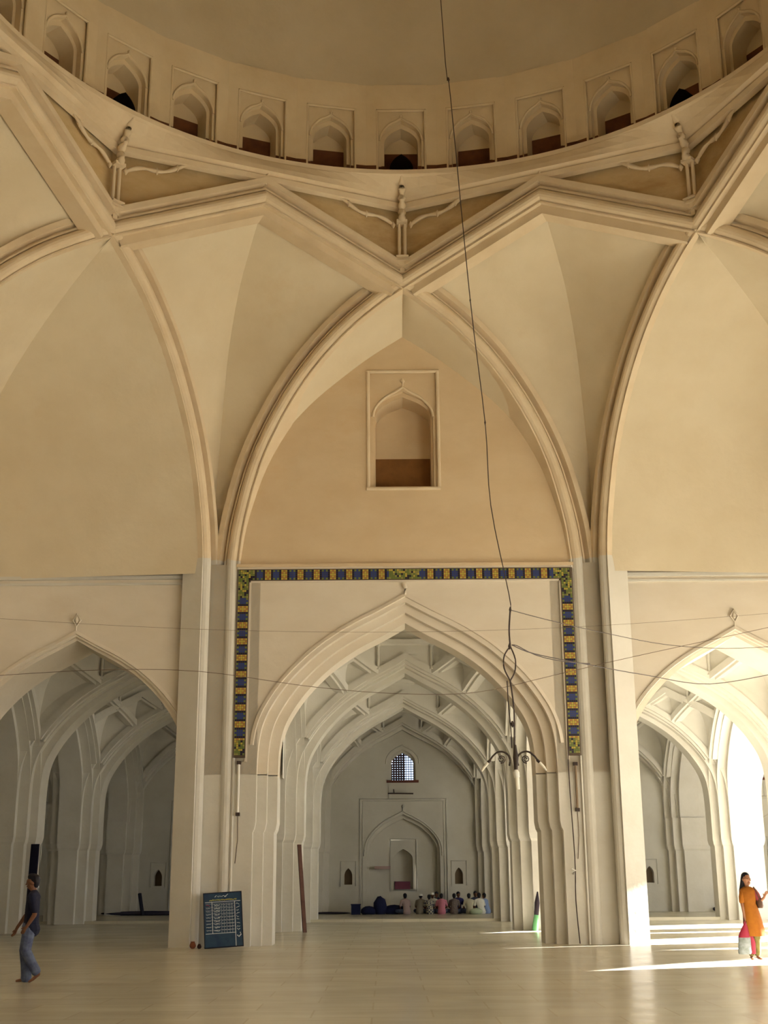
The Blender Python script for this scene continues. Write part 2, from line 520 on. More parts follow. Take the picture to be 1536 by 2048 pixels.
# brackets with slim shafts and garland scrolls on the spandrels, one over every crossing
def bracket(label, ang):
    t = thing('bracket', label, 'bracket', (0,0,0), ang, 'carved brackets carrying the cornice')
    # local: +x outward
    mb = MB()
    z = 16.62
    for (hw, dp, z0, z1) in ((.06,.10,16.6,16.78),(.12,.14,16.78,16.9),(.15,.18,16.9,16.94),(.12,.14,16.94,17.0),(.16,.2,17.0,17.04)):
        mb.box(RC+.22-dp*1.4, RC+.3, -hw, hw, z0, z1)
    mb.obj('base', RIB, t)
    for sy in (-1, 1):
        m2 = MB(); m2.tube([(RC+.12, sy*.075, 17.04), (RC+.12, sy*.075, 18.0)], .045, n=8)
        m2.obj('shaft', RIB, t)
    m2 = MB(); m2.box(RC-.05, RC+.26, -.14, .14, 18.0, 18.08); m2.obj('capital', RIB, t)
    pts = [(RC+.02,0,18.08),(RC-.10,0,18.2),(RC+.02,0,18.32),(RC-.02,0,18.44),(RC-.2,0,18.56),(RC-.12,0,18.68),(RC-.30,0,18.82),(RC-.26,0,18.96),(RC-.44,0,19.06),(RC-.48,0,19.2)]
    m2 = MB(); m2.tube(crom(pts, 3), [.08 + .03*math.sin(i*1.5) for i in range(len(crom(pts,3)))], n=8)
    m2.obj('serpent_bracket', RIB, t)
    for sy in (-1, 1):
        m2 = MB()
        pts = []
        for i in range(22):
            u = i/21; s = .25 + 1.75*u
            # on the adjoining spandrel plane
            x = (AP+.17)/math.cos(R(22.5)) - s*math.sin(R(22.5)); y = s*math.cos(R(22.5))
            zz = 17.98 + .50*u + .07*math.sin(u*9)
            pts.append((x, sy*y, zz))
        m2.tube(pts, [.035 + .025*abs(math.sin(i*.55)) for i in range(22)], n=6)
        for i in (0, 9, 15):
            p = Vector(pts[i]); m2.tube([p+Vector((0,0,-.1)), p, p+Vector((0,0,.1))], [.01,.07,.01], n=6)
        m2.obj('garland', RIB, t)
    return t
bracket('carved plaster bracket over the middle crossing, under the central black opening', R(90))
bracket('carved plaster bracket over the left crossing of the ribs', R(135))
bracket('carved plaster bracket over the right crossing of the ribs', R(45))
for a, s in ((67.5, 'right'), (112.5, 'left')):
    mb = MB(); pl = chordplace(R(a), AP+.1)
    mb.tube([pl(0, 18.35, 0), pl(0, 18.6, 0), pl(.06, 18.68, -.02), pl(.0, 18.73, -.02)], [.03,.03,.05,.02])
    tag(mb.obj('finial', RIB), 'tiny hooked plaster finial on the peak of the %s great rib' % s, 'finial')
    # stain lines / hairline crease handled by material

# ------------------------------------------------------------------ hall side walls (far one is seen)
def hood_path(half, spring, apex):
    return arch_full(half, spring, apex)
def arch_body(mb, orders, yback, W, ztop, spring, spandrel=True, mirror_back=True):
    """orders: (half, apex, y_front); front face at first y; the last goes through to the back"""
    cs = [arch_full(h, spring, a) for h, a, y in orders]
    ys = [y for h, a, y in orders]
    def st(A, B):
        mb.strip(A[:NH], B[:NH], 0, True); mb.strip(A[NH-1:], B[NH-1:], 0, True)
    if spandrel:
        c = cs[0]
        mb.strip([(x, ys[0], z) for x, z in c], [(x, ys[0], ztop) for x, z in c], 0, False)
        for sx in (-1, 1):
            x0, x1 = sorted((sx*orders[0][0], sx*W))
            mb.face([(x0, ys[0], spring), (x1, ys[0], spring), (x1, ys[0], ztop), (x0, ys[0], ztop)], 0)
    n = len(orders)
    for i in range(n - 1):
        st([(x, ys[i], z) for x, z in cs[i]], [(x, ys[i+1], z) for x, z in cs[i]])
        st([(x, ys[i+1], z) for x, z in cs[i]], [(x, ys[i+1], z) for x, z in cs[i+1]])
    if mirror_back:
        yb = [yback - (y - ys[0]) for y in ys]
        if len(ys) == 3 and abs(ys[0] - 11.6) < 1e-6: yb = [13.7, 13.3, 12.95]
        st([(x, ys[-1], z) for x, z in cs[-1]], [(x, yb[-1], z) for x, z in cs[-1]])
        for i in range(n - 1, 0, -1):
            st([(x, yb[i], z) for x, z in cs[i]], [(x, yb[i], z) for x, z in cs[i-1]])
            st([(x, yb[i], z) for x, z in cs[i-1]], [(x, yb[i-1], z) for x, z in cs[i-1]])
        c = cs[0]
        mb.strip([(x, yb[0], z) for x, z in c], [(x, yb[0], ztop) for x, z in c], 0, False)
        for sx in (-1, 1):
            x0, x1 = sorted((sx*orders[0][0], sx*W))
            mb.face([(x0, yb[0], spring), (x1, yb[0], spring), (x1, yb[0], ztop), (x0, yb[0], ztop)], 0)
    else:
        st([(x, ys[-1], z) for x, z in cs[-1]], [(x, yback, z) for x, z in cs[-1]])
SPR = 4.0
C_ORD = [(3.70, 8.29, 11.6), (3.46, 8.07, 11.85), (3.22, 7.84, 12.1)]
S_ORD = [(2.92, 7.46, 11.6), (2.80, 7.38, 11.72)]
XS = 8.34
def front_arch(orders, W, name, label):
    mb = MB()
    arch_body(mb, orders, 13.7, W, 9.3, SPR)
    o = mb.obj(name, PANELW)
    return tag(o, label, 'arch') if label else struct(o)
main_arch = front_arch(C_ORD, 4.9, 'arch', 'big pointed stepped arch framed by coloured tiles, front centre')
left_arch = front_arch(S_ORD, 3.45, 'arch', 'plain pointed arch in the wall left of the left tile-framed pier')
left_arch.location.x = -XS
right_arch = front_arch(S_ORD, 3.45, 'arch', 'plain pointed arch in the wall right of the right pier, behind the woman')
right_arch.location.x = XS
for o in (main_arch, left_arch, right_arch): o['group'] = 'arches in the far side of the dome hall'
# hood mouldings
def hood(half, apex, y, parent, spr=4.6, r=.05):
    mb = MB()
    c = [(s, z) for s, z in arch_full(half, SPR, apex) if z > spr]
    sweep(mb, c, [(.05,.06),(.05,0),(-.03,-.02),(-.05,.06)], lambda s, z, d: Vector((s, y - .035 + d, z)))
    return mb.obj('hood_moulding', PANELW, parent)
hood(3.86, 8.47, 11.6, main_arch)
hood(3.02, 7.56, 11.6, left_arch, 4.8)
hood(3.02, 7.56, 11.6, right_arch, 4.8)
def finial(parent, z, x=0, y=11.55, bud=True):
    mb = MB()
    if bud:
        mb.tube([(x,y,z),(x,y,z+.13)], .02)
        mb.tube([(x,y,z+.12),(x-.10,y,z+.26),(x,y,z+.44)], [.02,.03,.015]); mb.tube([(x,y,z+.12),(x+.10,y,z+.26),(x,y,z+.44)], [.02,.03,.015])
        mb.tube([(x,y,z+.2),(x,y,z+.28),(x,y,z+.36)], [.02,.05,.02])
    else:
        mb.tube([(x,y,z),(x,y,z+.12),(x+.01,y,z+.18),(x-.02,y,z+.27),(x-.06,y,z+.30)], [.03,.022,.055,.07,.02])
    mb.obj('finial', PANELW, parent)
finial(main_arch, 8.47, bud=False); finial(left_arch, 7.6); finial(right_arch, 7.6)
for o in (main_arch,):
    mb = MB()
    for sx in (-1, 1): mb.box(sx*3.97-.03, sx*3.97+.03, 11.555, 11.62, 4.3, 8.86)
    mb.box(-4.0, 4.0, 11.555, 11.62, 8.82, 8.88)
    mb.obj('inner_moulding', PANELW, o)
# top ledges of the wall
for k, (x0, x1, z) in enumerate(((-11.6, -5.42, 8.98), (5.42, 11.6, 8.98))):
    mb = MB(); mb.box(x0, x1, 11.52, 11.66, z-.06, z+.03); mb.box(x0, x1, 11.56, 11.66, z-.2, z-.14)
    struct(mb.obj('trim_%d' % (3+k), WHITE))
mb = MB(); mb.box(-4.32, 4.32, 11.52, 11.66, 9.22, 9.30); struct(mb.obj('trim_5', TANW))
mb = MB(); mb.box(-4.32, 4.32, 11.56, 11.66, 9.14, 9.22); struct(mb.obj('trim_6', PANELW))

# lunette walls with a niche
def lunette(ang, name, arch_niche=True):
    mb = MB()
    xs = [-4.62 + 9.24*i/44 for i in range(45)] + [-.95, .95]
    xs = sorted(set(xs))
    Bk = [(x, z) for x, z in BACK]
    def zt(x): return interp(Bk, abs(x)) + .12
    for a, b in zip(xs, xs[1:]):
        m = (a + b)/2
        if abs(m) < .95:
            mb.face([(a,0,9.0),(b,0,9.0),(b,0,11.3),(a,0,11.3)]); mb.face([(a,0,14.68),(b,0,14.68),(b,0,zt(b)),(a,0,zt(a))])
        else: mb.face([(a,0,9.0),(b,0,9.0),(b,0,zt(b)),(a,0,zt(a))])
    o = mb.obj(name, TANW); struct(o)
    o.location = (11.62*math.cos(ang), 11.62*math.sin(ang), 0); o.rotation_euler = (0,0,ang - pi/2)
    return o
for k, nm in enumerate(('wall_right', 'wall_far', 'wall_left', 'wall_near')):
    lw = lunette(pi/2*k, nm)
    mb = MB()
    mb.face([(-.95,0,11.3),(-.88,0.05,11.37),(.88,.05,11.37),(.95,0,11.3)])
    plate(mb, .95, 11.3, 14.68, .05, .80, 13.35, 14.08, .16)
    plate(mb, .80, 11.3, 14.3, .16, .74, 13.3, 13.95, .95)
    mb.face([(-.75,.95,11.3),(.75,.95,11.3),(.75,.95,14.1),(-.75,.95,14.1)], 0)
    mb.face([(-.8,.93,11.3),(.8,.93,11.3),(.8,.93,12.46),(-.8,.93,12.46)], 1)
    n = mb.obj('niche', [TANW, NICHEB], lw)
    mb = MB()
    prof = [(.055,.05),(.045,-.03),(-.02,-.03),(-.03,.0),(-.05,.05)]
    for r_ in (0,):
        for seg in (((-.93,11.36),(-.93,14.63)),((.93,11.36),(.93,14.63)),((-.97,14.63),(.97,14.63)),((-.97,11.33),(.97,11.33))):
            mb.tube([(seg[0][0],-.01,seg[0][1]),(seg[1][0],-.01,seg[1][1])], .05, n=6)
    hd = crom([(.80,13.35),(.74,13.6),(.5,13.88),(.2,14.06),(0,14.2)], 4)
    mb.tube([(-x,.05,z) for x, z in hd] + [(x,.05,z) for x, z in hd[::-1][1:]], .035)
    mb.tube([(0,.04,14.2),(0,.04,14.3),(0,.04,14.36),(0,.04,14.45)], [.02,.02,.07,.02])
    mb.obj('niche_frame', RIB, n)

# ------------------------------------------------------------------ piers
LOW, UP = 0.07, 0.0
def pier_mesh(quart, levels):
    """quart: plan quarter as (x,y) list from +x axis round to +y axis; levels: (z, inset)"""
    mb = MB()
    rings = []
    for z, ins in levels:
        q = []
        for x, y in quart: q.append((max(x-ins, .05) if x > 0 else 0, max(y-ins, .05) if y > 0 else 0))
        full = q + [(-x, y) for x, y in q[::-1]] + [(-x, -y) for x, y in q] + [(x, -y) for x, y in q[::-1]]
        # drop consecutive duplicates consistently
        rings.append([(x, y, z) for x, y in full])
    for a, b in zip(rings, rings[1:]): 
        n = len(a)
        for i in range(n):
            j = (i+1) % n
            if (Vector(a[i])-Vector(a[j])).length > 1e-5: mb.face([a[i], a[j], b[j], b[i]])
    return mb
Q = [(.98,.0),(.98,.42),(.74,.42),(.74,.74),(.42,.74),(.42,.98),(.0,.98)]
LV = [(0,.07),(2.62,.07),(2.70,.03),(2.86,.0),(SPR+.02,0)]
pm = pier_mesh(Q, LV)
pier0 = pm.obj('pier', WHITE)
# dome hall piers with rib shafts
def dome_pier(sx, label=None):
    """far side pier; local origin at (4.3*sx, 11.6)"""
    t = None
    mb = MB()
    xi = [(3.70,11.6),(3.70,11.85),(3.46,11.85),(3.46,12.1),(3.22,12.1),(3.22,12.95),(3.46,12.95),(3.46,13.3),(3.70,13.3),(3.70,13.7)]
    xo = [(5.42,13.7),(5.42,13.58),(5.54,13.58),(5.54,11.72),(5.42,11.72),(5.42,11.6)]
    plan = xi + xo
    rings = []
    for z, ins in LV:
        r = []
        for x, y in plan:
            if x < 4: r.append((sx*(x + ins), y, z))
            else: r.append((sx*(x - ins), y, z))
        rings.append(r)
    for a, b in zip(rings, rings[1:]):
        n = len(a)
        for i in range(n):
            j = (i+1) % n
            mb.face([a[i], a[j], b[j], b[i]])
    # wall strip between the arches from the springing up to the ledge
    mb.face([(sx*3.70,11.6,SPR),(sx*5.42,11.6,SPR),(sx*5.42,11.6,9.3),(sx*3.70,11.6,9.3)])
    o = mb.obj('pier', WHITE)
    # shafts continuing the ribs to the ground
    va = R(90 - sx*22.5)
    ss = MB()
    for sg in (1, -1):
        pl = chordplace(va + sg*R(45), AP)
        S0 = 8.56
        cand = pl(sg*S0, 0, 0)
        sgn = sg if (cand.xy - pol(va, RO, 0).xy).length < 2 else -sg
        for (n0, d0), (n1, d1) in zip(PB, PB[1:]):
            ss.face([pl(sgn*(S0+n0), 0, d0), pl(sgn*(S0+n0), 9.45, d0), pl(sgn*(S0+n1), 9.45, d1), pl(sgn*(S0+n1), 0, d1)])
        # close the top of the shaft
    sh = ss.obj('rib_shafts', WHITE, o)
    # sloping weathering beside the shafts at the ledge
    return o
dp = {}
dp['L'] = tag(dome_pier(-1), 'tall white fluted pier on the left of the big tiled arch', 'pier', 'great piers of the dome hall')
dp['R'] = tag(dome_pier(1), 'tall white fluted pier on the right of the big tiled arch', 'pier', 'great piers of the dome hall')
# hidden counterparts on the other three sides of the hall (kept as plain structure)
i_tr = 10
for rot in (pi/2, -pi/2, pi):
    for src in (dp['L'], dp['R']):
        o = dup(src); o.rotation_euler = (0,0,rot)
        for kx in ('label', 'category', 'group'):
            if kx in o: del o[kx]
        o.name = 'trim_%d' % i_tr; struct(o); i_tr += 1
# side walls: arches copied round (left/right), nothing low on the near side
for rot, nm in ((pi/2, 'wall_left'), (-pi/2, 'wall_right')):
    for src, dx in ((main_arch, 0), (left_arch, -XS), (right_arch, XS)):
        o = src.copy(); COL.objects.link(o)
        o.location = Matrix.Rotation(rot, 3, 'Z') @ Vector((dx, 0, 0)); o.rotation_euler = (0,0,rot)
        for kx in ('label', 'category', 'group'):
            if kx in o: del o[kx]
        o.name = nm; struct(o)
mb = MB(); mb.box(-12.6, 12.6, -13.7, -11.62, 8.95, 9.4); struct(mb.obj('wall_near', PANELW))

# coloured tile band
def tile_band():
    t = thing('tile_band', 'blue, yellow and green glazed tile band framing the big centre arch', 'tile band', (0, 11.53, 0))
    mats = [mat('tile_blue', (.025,.05,.20), .35), mat('tile_yellow', (.50,.40,.07), .4), mat('tile_black', (.012,.012,.035), .35),
            mat('tile_green', (.15,.20,.05), .4), mat('tile_orange', (.42,.20,.06), .4), mat('tile_olive', (.28,.27,.08), .4)]
    def colour(i, j, n, kind):
        # j across 0..4 , i along
        u = i if i < n/2 else n-1-i
        if kind == 'top':
            green = u < 8 or u > n/2 - 8
        else: green = i > n - 8 or i < 9
        if green:
            h = (i*i*3 + j*j*5 + (i*j) % 7) % 11
            return 3 if h < 5 else (5 if h < 8 else (2 if h == 9 else 1))
        ph = i % 8; cross = 0 if (i // 4) % 2 == 0 else 1
        q = i % 4
        if j in (0, 4): return 2 if q == 0 else (4 if cross else 0) if q == 2 else (1 if cross else 3)
        if j == 2: return (1 if cross else 0) if q else 2
        return (1 if cross else 0) if q == 2 else (2 if q == 0 else 4 if cross else 0)
    c = .052
    n = int(8.52/c)
    m = MB()
    for i in range(n):
        for j in range(5):
            x = -4.26 + i*c; z = 8.88 + j*c
            m.face([(x+.003,0,z+.003),(x+c-.003,0,z+.003),(x+c-.003,0,z+c-.003),(x+.003,0,z+c-.003)], colour(i, j, n, 'top'))
    m.obj('top_strip', mats, t)
    for sx in (-1, 1):
        m = MB()
        n2 = int((8.88-4.42)/c)
        for i in range(n2):
            for j in range(5):
                z = 8.88 - (i+1)*c; x = sx*4.0 + sx*j*c; x0, x1 = sorted((x, x+sx*c))
                m.face([(x0+.003,0,z+.003),(x1-.003,0,z+.003),(x1-.003,0,z+c-.003),(x0+.003,0,z+c-.003)], colour(i, j, n2, 'side'))
        m.obj('side_strip', mats, t)
    m = MB(); m.box(-4.29,4.29,.004,.08,8.86,9.16); m.box(-4.29,-3.98,.004,.08,4.40,8.9); m.box(3.98,4.29,.004,.08,4.40,8.9)
    m.obj('backing', mat('tile_grout', (.10,.07,.05), .8), t)
    return t
tile_band()

# ------------------------------------------------------------------ aisles beyond
P = 8.36
YB = [12.68 + P/2 + P*k for k in range(3)]        # bay centres 16.9, 25.2, 33.6
ENDY = 37.55
def xoff(y): return 0.0
BEFORE = set(bpy.data.objects)
AORD = [(3.76, 8.20, -.98), (3.44, 8.06, -.74), (3.20, 7.90, -.42)]
mb = MB(); arch_body(mb, AORD, .98, 4.20, 9.2, SPR)
arch0 = mb.obj('arch', WHITE)
used0 = False
ordn = {0: 'first', 1: 'second', 2: 'third'}
colname = {-2: 'far left outer aisle', -1: 'left aisle', 0: 'central aisle', 1: 'right aisle', 2: 'far right outer aisle'}
def place(src, loc, rz, label, cat, group, vis=True, sname='trim_30', first=False):
    o = src if first else src.copy()
    if not first: COL.objects.link(o)
    o.location = loc; o.rotation_euler = (0,0,rz)
    if vis:
        tag(o, label, cat, group); o.name = cat
        if 'kind' in o: del o['kind']
    else:
        o.name = sname; struct(o)
    return o
first = True
for r_ in (0, 1):
    y = 12.68 + P*(r_+1)
    for c_ in range(-2, 3):
        vis = abs(c_) < 2 or (r_ == 1)
        place(arch0, (c_*P + xoff(y), y, 0), 0,
              'white pointed arch across the %s, %s behind the front wall' % (colname[c_], ordn[r_]), 'arch', 'white arches crossing the aisles', vis, first=first)
        first = False
for r_ in range(3):
    y = YB[r_]
    for c_, nm in ((-2.5, 'far left row'), (-1.5, 'outer left row'), (-.5, 'left row'), (.5, 'right row'), (1.5, 'outer right row')):
        if c_ == -2.5: continue
        vis = abs(c_) < 2
        place(arch0, (c_*P + xoff(y), y, 0), pi/2,
              'white lengthwise arch on the %s, %s bay behind the front' % (nm, ordn[r_]), 'arch', 'white arches along the aisle sides', vis)
# piers of the aisles
first = True
for r_ in (0, 1, 2):
    y = 12.68 + P*(r_+1) if r_ < 2 else ENDY + .1
    for c_, nm in ((-2.5,''), (-1.5, 'outer left row'), (-.5, 'left row of the central aisle'), (.5, 'right row of the central aisle'), (1.5, 'outer right row'), (2.5,'')):
        vis = nm != ''
        lab = ('white half pier against the end wall, %s' % nm) if r_ == 2 else 'white stepped pier in the %s, %s behind the front wall' % (nm, ordn[r_])
        place(pier0, (c_*P + xoff(y), y, 0), 0, lab, 'pier', 'white piers of the aisles', vis, first=first)
        first = False
# row of piers level with the hall front, outside the hall corner, and the courtyard front
for x, y in [(-12.54, 12.68), (12.54, 12.68), (20.9, 12.68), (-20.9, 12.68), (20.9, 4.3), (20.9, -4.3), (20.9, -12.6), (20.9,-21), (20.9,-29.4), (-12.54,-12.68), (12.54,-12.68), (12.54,-21), (-12.54,-21), (4.3,-21), (-4.3,-21), (4.3,-29.4),(-4.3,-29.4),(12.54,-29.4)]:
    place(pier0, (x, y, 0), 0, None, None, None, False, 'trim_31')
for x, y in [(16.7, 12.68), (-16.7, 12.68)]:
    place(arch0, (x, y, 0), 0, None, None, None, False, 'trim_32')
# courtyard front: arches at x = 20.9
mb = MB(); mb.box(20.6, 21.2, .2, 3.4, 0, 9.4); struct(mb.obj('wall_right', WHITE))  # added unseen panel, blocks a sun patch on the hall floor
mb = MB(); mb.box(20.6, 21.2, YB[2]-4.2, 38.6, 0, 9.4); struct(mb.obj('wall_right', WHITE))  # added unseen wall, shuts the last bay to keep the aisles darker
for yy in (-33.5, -25.1, -16.7, -8.4, 0, 8.36, YB[0], YB[1]):
    place(arch0, (20.9, yy, 0), pi/2, None, None, None, False, 'wall_right')

# star vaults of the bays (two alternating patterns)
HS = arch_half(3.62, SPR, 8.35)     # s decreasing
def HZ(s): return interp(HS, abs(s))
SPP = [(.18,.35),(.18,.05),(.10,.05),(.10,-.07),(-.10,-.07),(-.10,.05),(-.18,.05),(-.18,.35)]
def small_vault(n):
    ap = 3.2; st = 360/n
    rt = ap/math.cos(R(st/2)); sc = ap*math.tan(R(st/2)); sv = ap*math.tan(R(st))
    RV = ap/math.cos(R(st))
    t = MB(); ribs_ = []
    for k in range(n):
        a = R(st*k); pl = chordplace(a, ap)
        deg = (st*k) % 90
        axis = deg < 1e-6
        lim = 3.2 if axis else None
        def pathr(s0, s1):
            ss = [s for s, z in HS]; full = sorted(set([-s for s in ss] + ss + [s0, s1]))
            full = [s for s in full if s0 - 1e-9 <= s <= s1 + 1e-9]
            return [(s, HZ(s)) for s in full]
        if axis: pth = pathr(-3.2, 3.2)
        elif n == 8: pth = pathr(-sc, sc)
        else:
            # 30 deg chord springs from the wall on its far end
            # t direction = (sin a, -cos a): +s goes clockwise
            pth = pathr(-sv, sc) if deg == 30 or abs(deg-30) < 1e-6 else pathr(-sc, sv)
        m = MB(); sweep(m, pth, SPP, pl); ribs_.append(m)
        # pendentive above the ribs
        h = [s for s, z in HS if s < sc]
        f = [-sc-.02] + [-s for s in h] + h[::-1][1:] + [sc+.02]
        t.strip([pl(s, HZ(s)+.05, .04) for s in f], [pl(s, 8.72, .04) for s in f], 0, False)
    # kites
    for k in range(n):
        deg = (st*k) % 90
        on_axis = deg < 1e-6
        if n == 8 and on_axis: continue
        if n == 12 and on_axis: continue
        va = R(st*k)
        V = pol(va, RV, HZ(sv))
        A = pol(va, ap + .16, 8.35 - .14)
        ctrl = pol(va, RV + .15, (V.z + A.z)/2 + .55)
        kc = [V.lerp(ctrl, u).lerp(ctrl.lerp(A, u), u) for u in [i/12 for i in range(13)]]
        if n == 8: kc = [pol(va, RV, SPR)] + kc[0:] if False else kc
        for sg in (1, -1):
            Cc = va + sg*R(st/2)
            # rib curve from V to C: lies in chord plane with mid angle va + sg*st
            pl = chordplace(va + sg*R(st), ap)
            N = 10
            s_at = lambda u, q: q*(sv + (sc - sv)*u)
            c1 = [pl(s_at(i/N, 1), HZ(s_at(i/N, 1)), .12) for i in range(N+1)]
            if (c1[0].xy - V.xy).length > .6: c1 = [pl(s_at(i/N, -1), HZ(s_at(i/N, 1)), .12) for i in range(N+1)]
            top = chordplace(va, ap)
            q = 1 if (top(sc, 0, 0).xy - c1[-1].xy).length < (top(-sc, 0, 0).xy - c1[-1].xy).length else -1
            c2 = [top(q*sc*(1-i/6), HZ(sc*(1-i/6)) - .06, .1) for i in range(1, 7)]
            ruled(t, c1 + c2, kc, 16, 4)
    if n == 12:
        for k in range(4):
            da = R(45 + 90*k)
            Cp = pol(da, rt + .1, HZ(sc) - .05)
            cp = pol(da, 3.2*1.4142, HZ(3.2))
            ctl = pol(da, 3.2*1.4142, HZ(sv) + .4)
            cr = [cp.lerp(ctl, u).lerp(ctl.lerp(Cp, u), u) for u in [i/14 for i in range(15)]]
            for sg in (1, -1):
                wa = da + sg*R(45)       # wall direction
                pl = chordplace(wa, ap)
                q = 1 if (pl(3.2, 0, 0).xy - cp.xy).length < 1 else -1
                w_ = [pl(q*3.2, HZ(3.2), .02)] + [pl(q*s, z, .02) for s, z in HS if sv < s < 3.2]
                V = pl(q*sv, HZ(sv), .02)
                # rib V -> C45
                vang = da + sg*R(15)
                pr = chordplace(vang - sg*R(30), ap)
                q2 = 1 if (pr(sv, 0, 0).xy - V.xy).length < .5 else -1
                rb = [pr(q2*(sv + (sc-sv)*i/6), HZ(sv + (sc-sv)*i/6), .1) for i in range(1, 7)]
                ruled(t, w_ + [V] + rb, cr, 22, 5)
    else:
        # fill between corner springing and kites is part of the kite surface
        pass
    # ring and shallow cap
    def ng(r, z): return [pol(R(st/2) + 2*pi*i/n, r, z) for i in range(n)]
    NN = 48
    def cc(r, z): return [pol(2*pi*i/NN, r, z) for i in range(NN)]
    def cn(ap_, z):
        return [pol(2*pi*i/NN, ap_/math.cos(R(((360*i/NN + st/2) % st) - st/2)), z) for i in range(NN)]
    t.strip(cn(ap+.04, 8.70), cn(ap-.12, 8.74), 0, False, True)
    t.strip(cn(ap-.12, 8.74), cc(ap-.14, 8.88), 0, False, True)
    t.strip(cc(ap-.14, 8.88), cc(ap+.05, 8.90), 1, False, True)
    rows = [cc((ap+.05)*math.cos(p), 8.90 + 1.4*math.sin(p)) for p in [pi/2*i/8*.99 for i in range(9)]]
    t.grid(rows, 0, True, True)
    posts = MB()
    for k in range(n):
        a = R(st/2 + st*k)
        for f in (0,):
            p0 = pol(a, rt - .02, HZ(sc) + .05); p1 = pol(a, rt - .02, 8.78)
            posts.tube([p0, p1], .05, n=6)
            posts.tube([p1 + Vector((0,0,-.12)), p1 + Vector((0,0,-.06)), p1], [.05,.10,.12], n=6)
            posts.tube([p0, p0 + Vector((0,0,.06)), p0 + Vector((0,0,.12))], [.10,.08,.05], n=6)
    o = t.obj('ceiling', [WHITE, PANELW]); struct(o)
    for m in ribs_: m.obj('rib', WHITE, o)
    posts.obj('posts', WHITE, o)
    return o
vA = small_vault(8); vB = small_vault(12)
usedA = usedB = False
for c_ in range(-2, 3):
    for r_ in range(3):
        isB = (c_ + r_) % 2 == 0
        src = vB if isB else vA
        if isB:
            o = src if not usedB else dup(src); usedB = True
        else:
            o = src if not usedA else dup(src); usedA = True
        o.location = (c_*P + xoff(YB[r_]), YB[r_], 0)
# plain roof slab over everything else and around
mb = MB()
H_ = 10.6
mb.box(-21.8, 21.8, 12.2, 38.6, H_, H_ + .3)
mb.box(-21.8, -11.62, -38, 12.2, 9.25, 9.6); mb.box(11.62, 21.8, -38, 12.2, 9.25, 9.6); mb.box(-11.62, 11.62, -38, -11.62, 9.4, 9.7)
struct(mb.obj('ceiling', WHITE))
# outer shell above the lower roof so that no sky shows round the vault
mb = MB()
mb.strip([pol(2*pi*i/48, 18.2, 9.3) for i in range(48)], [pol(2*pi*i/48, 12.2, 20) for i in range(48)], 0, False, True)
mb.strip([pol(2*pi*i/48, 12.2, 20) for i in range(48)], [pol(2*pi*i/48, 10.6, 24) for i in range(48)], 0, False, True)
mb.strip([pol(2*pi*i/48, 10.6, 24) for i in range(48)], [pol(2*pi*i/48, .4, 33) for i in range(48)], 0, False, True)
struct(mb.obj('wall_outer', TAN))

# end wall, one module per aisle, with window, blind arch and small niches
def rect_holes(mb, x0, x1, z0, z1, holes, y=0, mi=0):
    xs = sorted(set([x0, x1] + [h[0] for h in holes] + [h[1] for h in holes]))
    zs = sorted(set([z0, z1] + [h[2] for h in holes] + [h[3] for h in holes]))
    for a, b in zip(xs, xs[1:]):
        for c, d in zip(zs, zs[1:]):
            mx, mz = (a+b)/2, (c+d)/2
            if any(h[0] < mx < h[1] and h[2] < mz < h[3] for h in holes): continue
            mb.face([(a,y,c),(b,y,c),(b,y,d),(a,y,d)], mi)
def tplate(mb, x, W, z0, z1, y, half, spring, apex, y2, mi=0):
    s = MB(); plate(s, W, z0, z1, y, half, spring, apex, y2)
    b = len(mb.v); mb.v.extend((p[0]+x, p[1], p[2]) for p in s.v); mb.f.extend(tuple(b+i for i in f) for f in s.f); mb.m.extend([mi]*len(s.f)); mb.sm.extend(s.sm)
ENDM = mat('grey_whitewash', (.58,.565,.51), .85, (.52,.50,.44), .9, .25)
NICHED = mat('dark_niche', (.20,.15,.10), .9)
PINK = mat('purple_cloth', (.16,.05,.08), .9)
wins = []
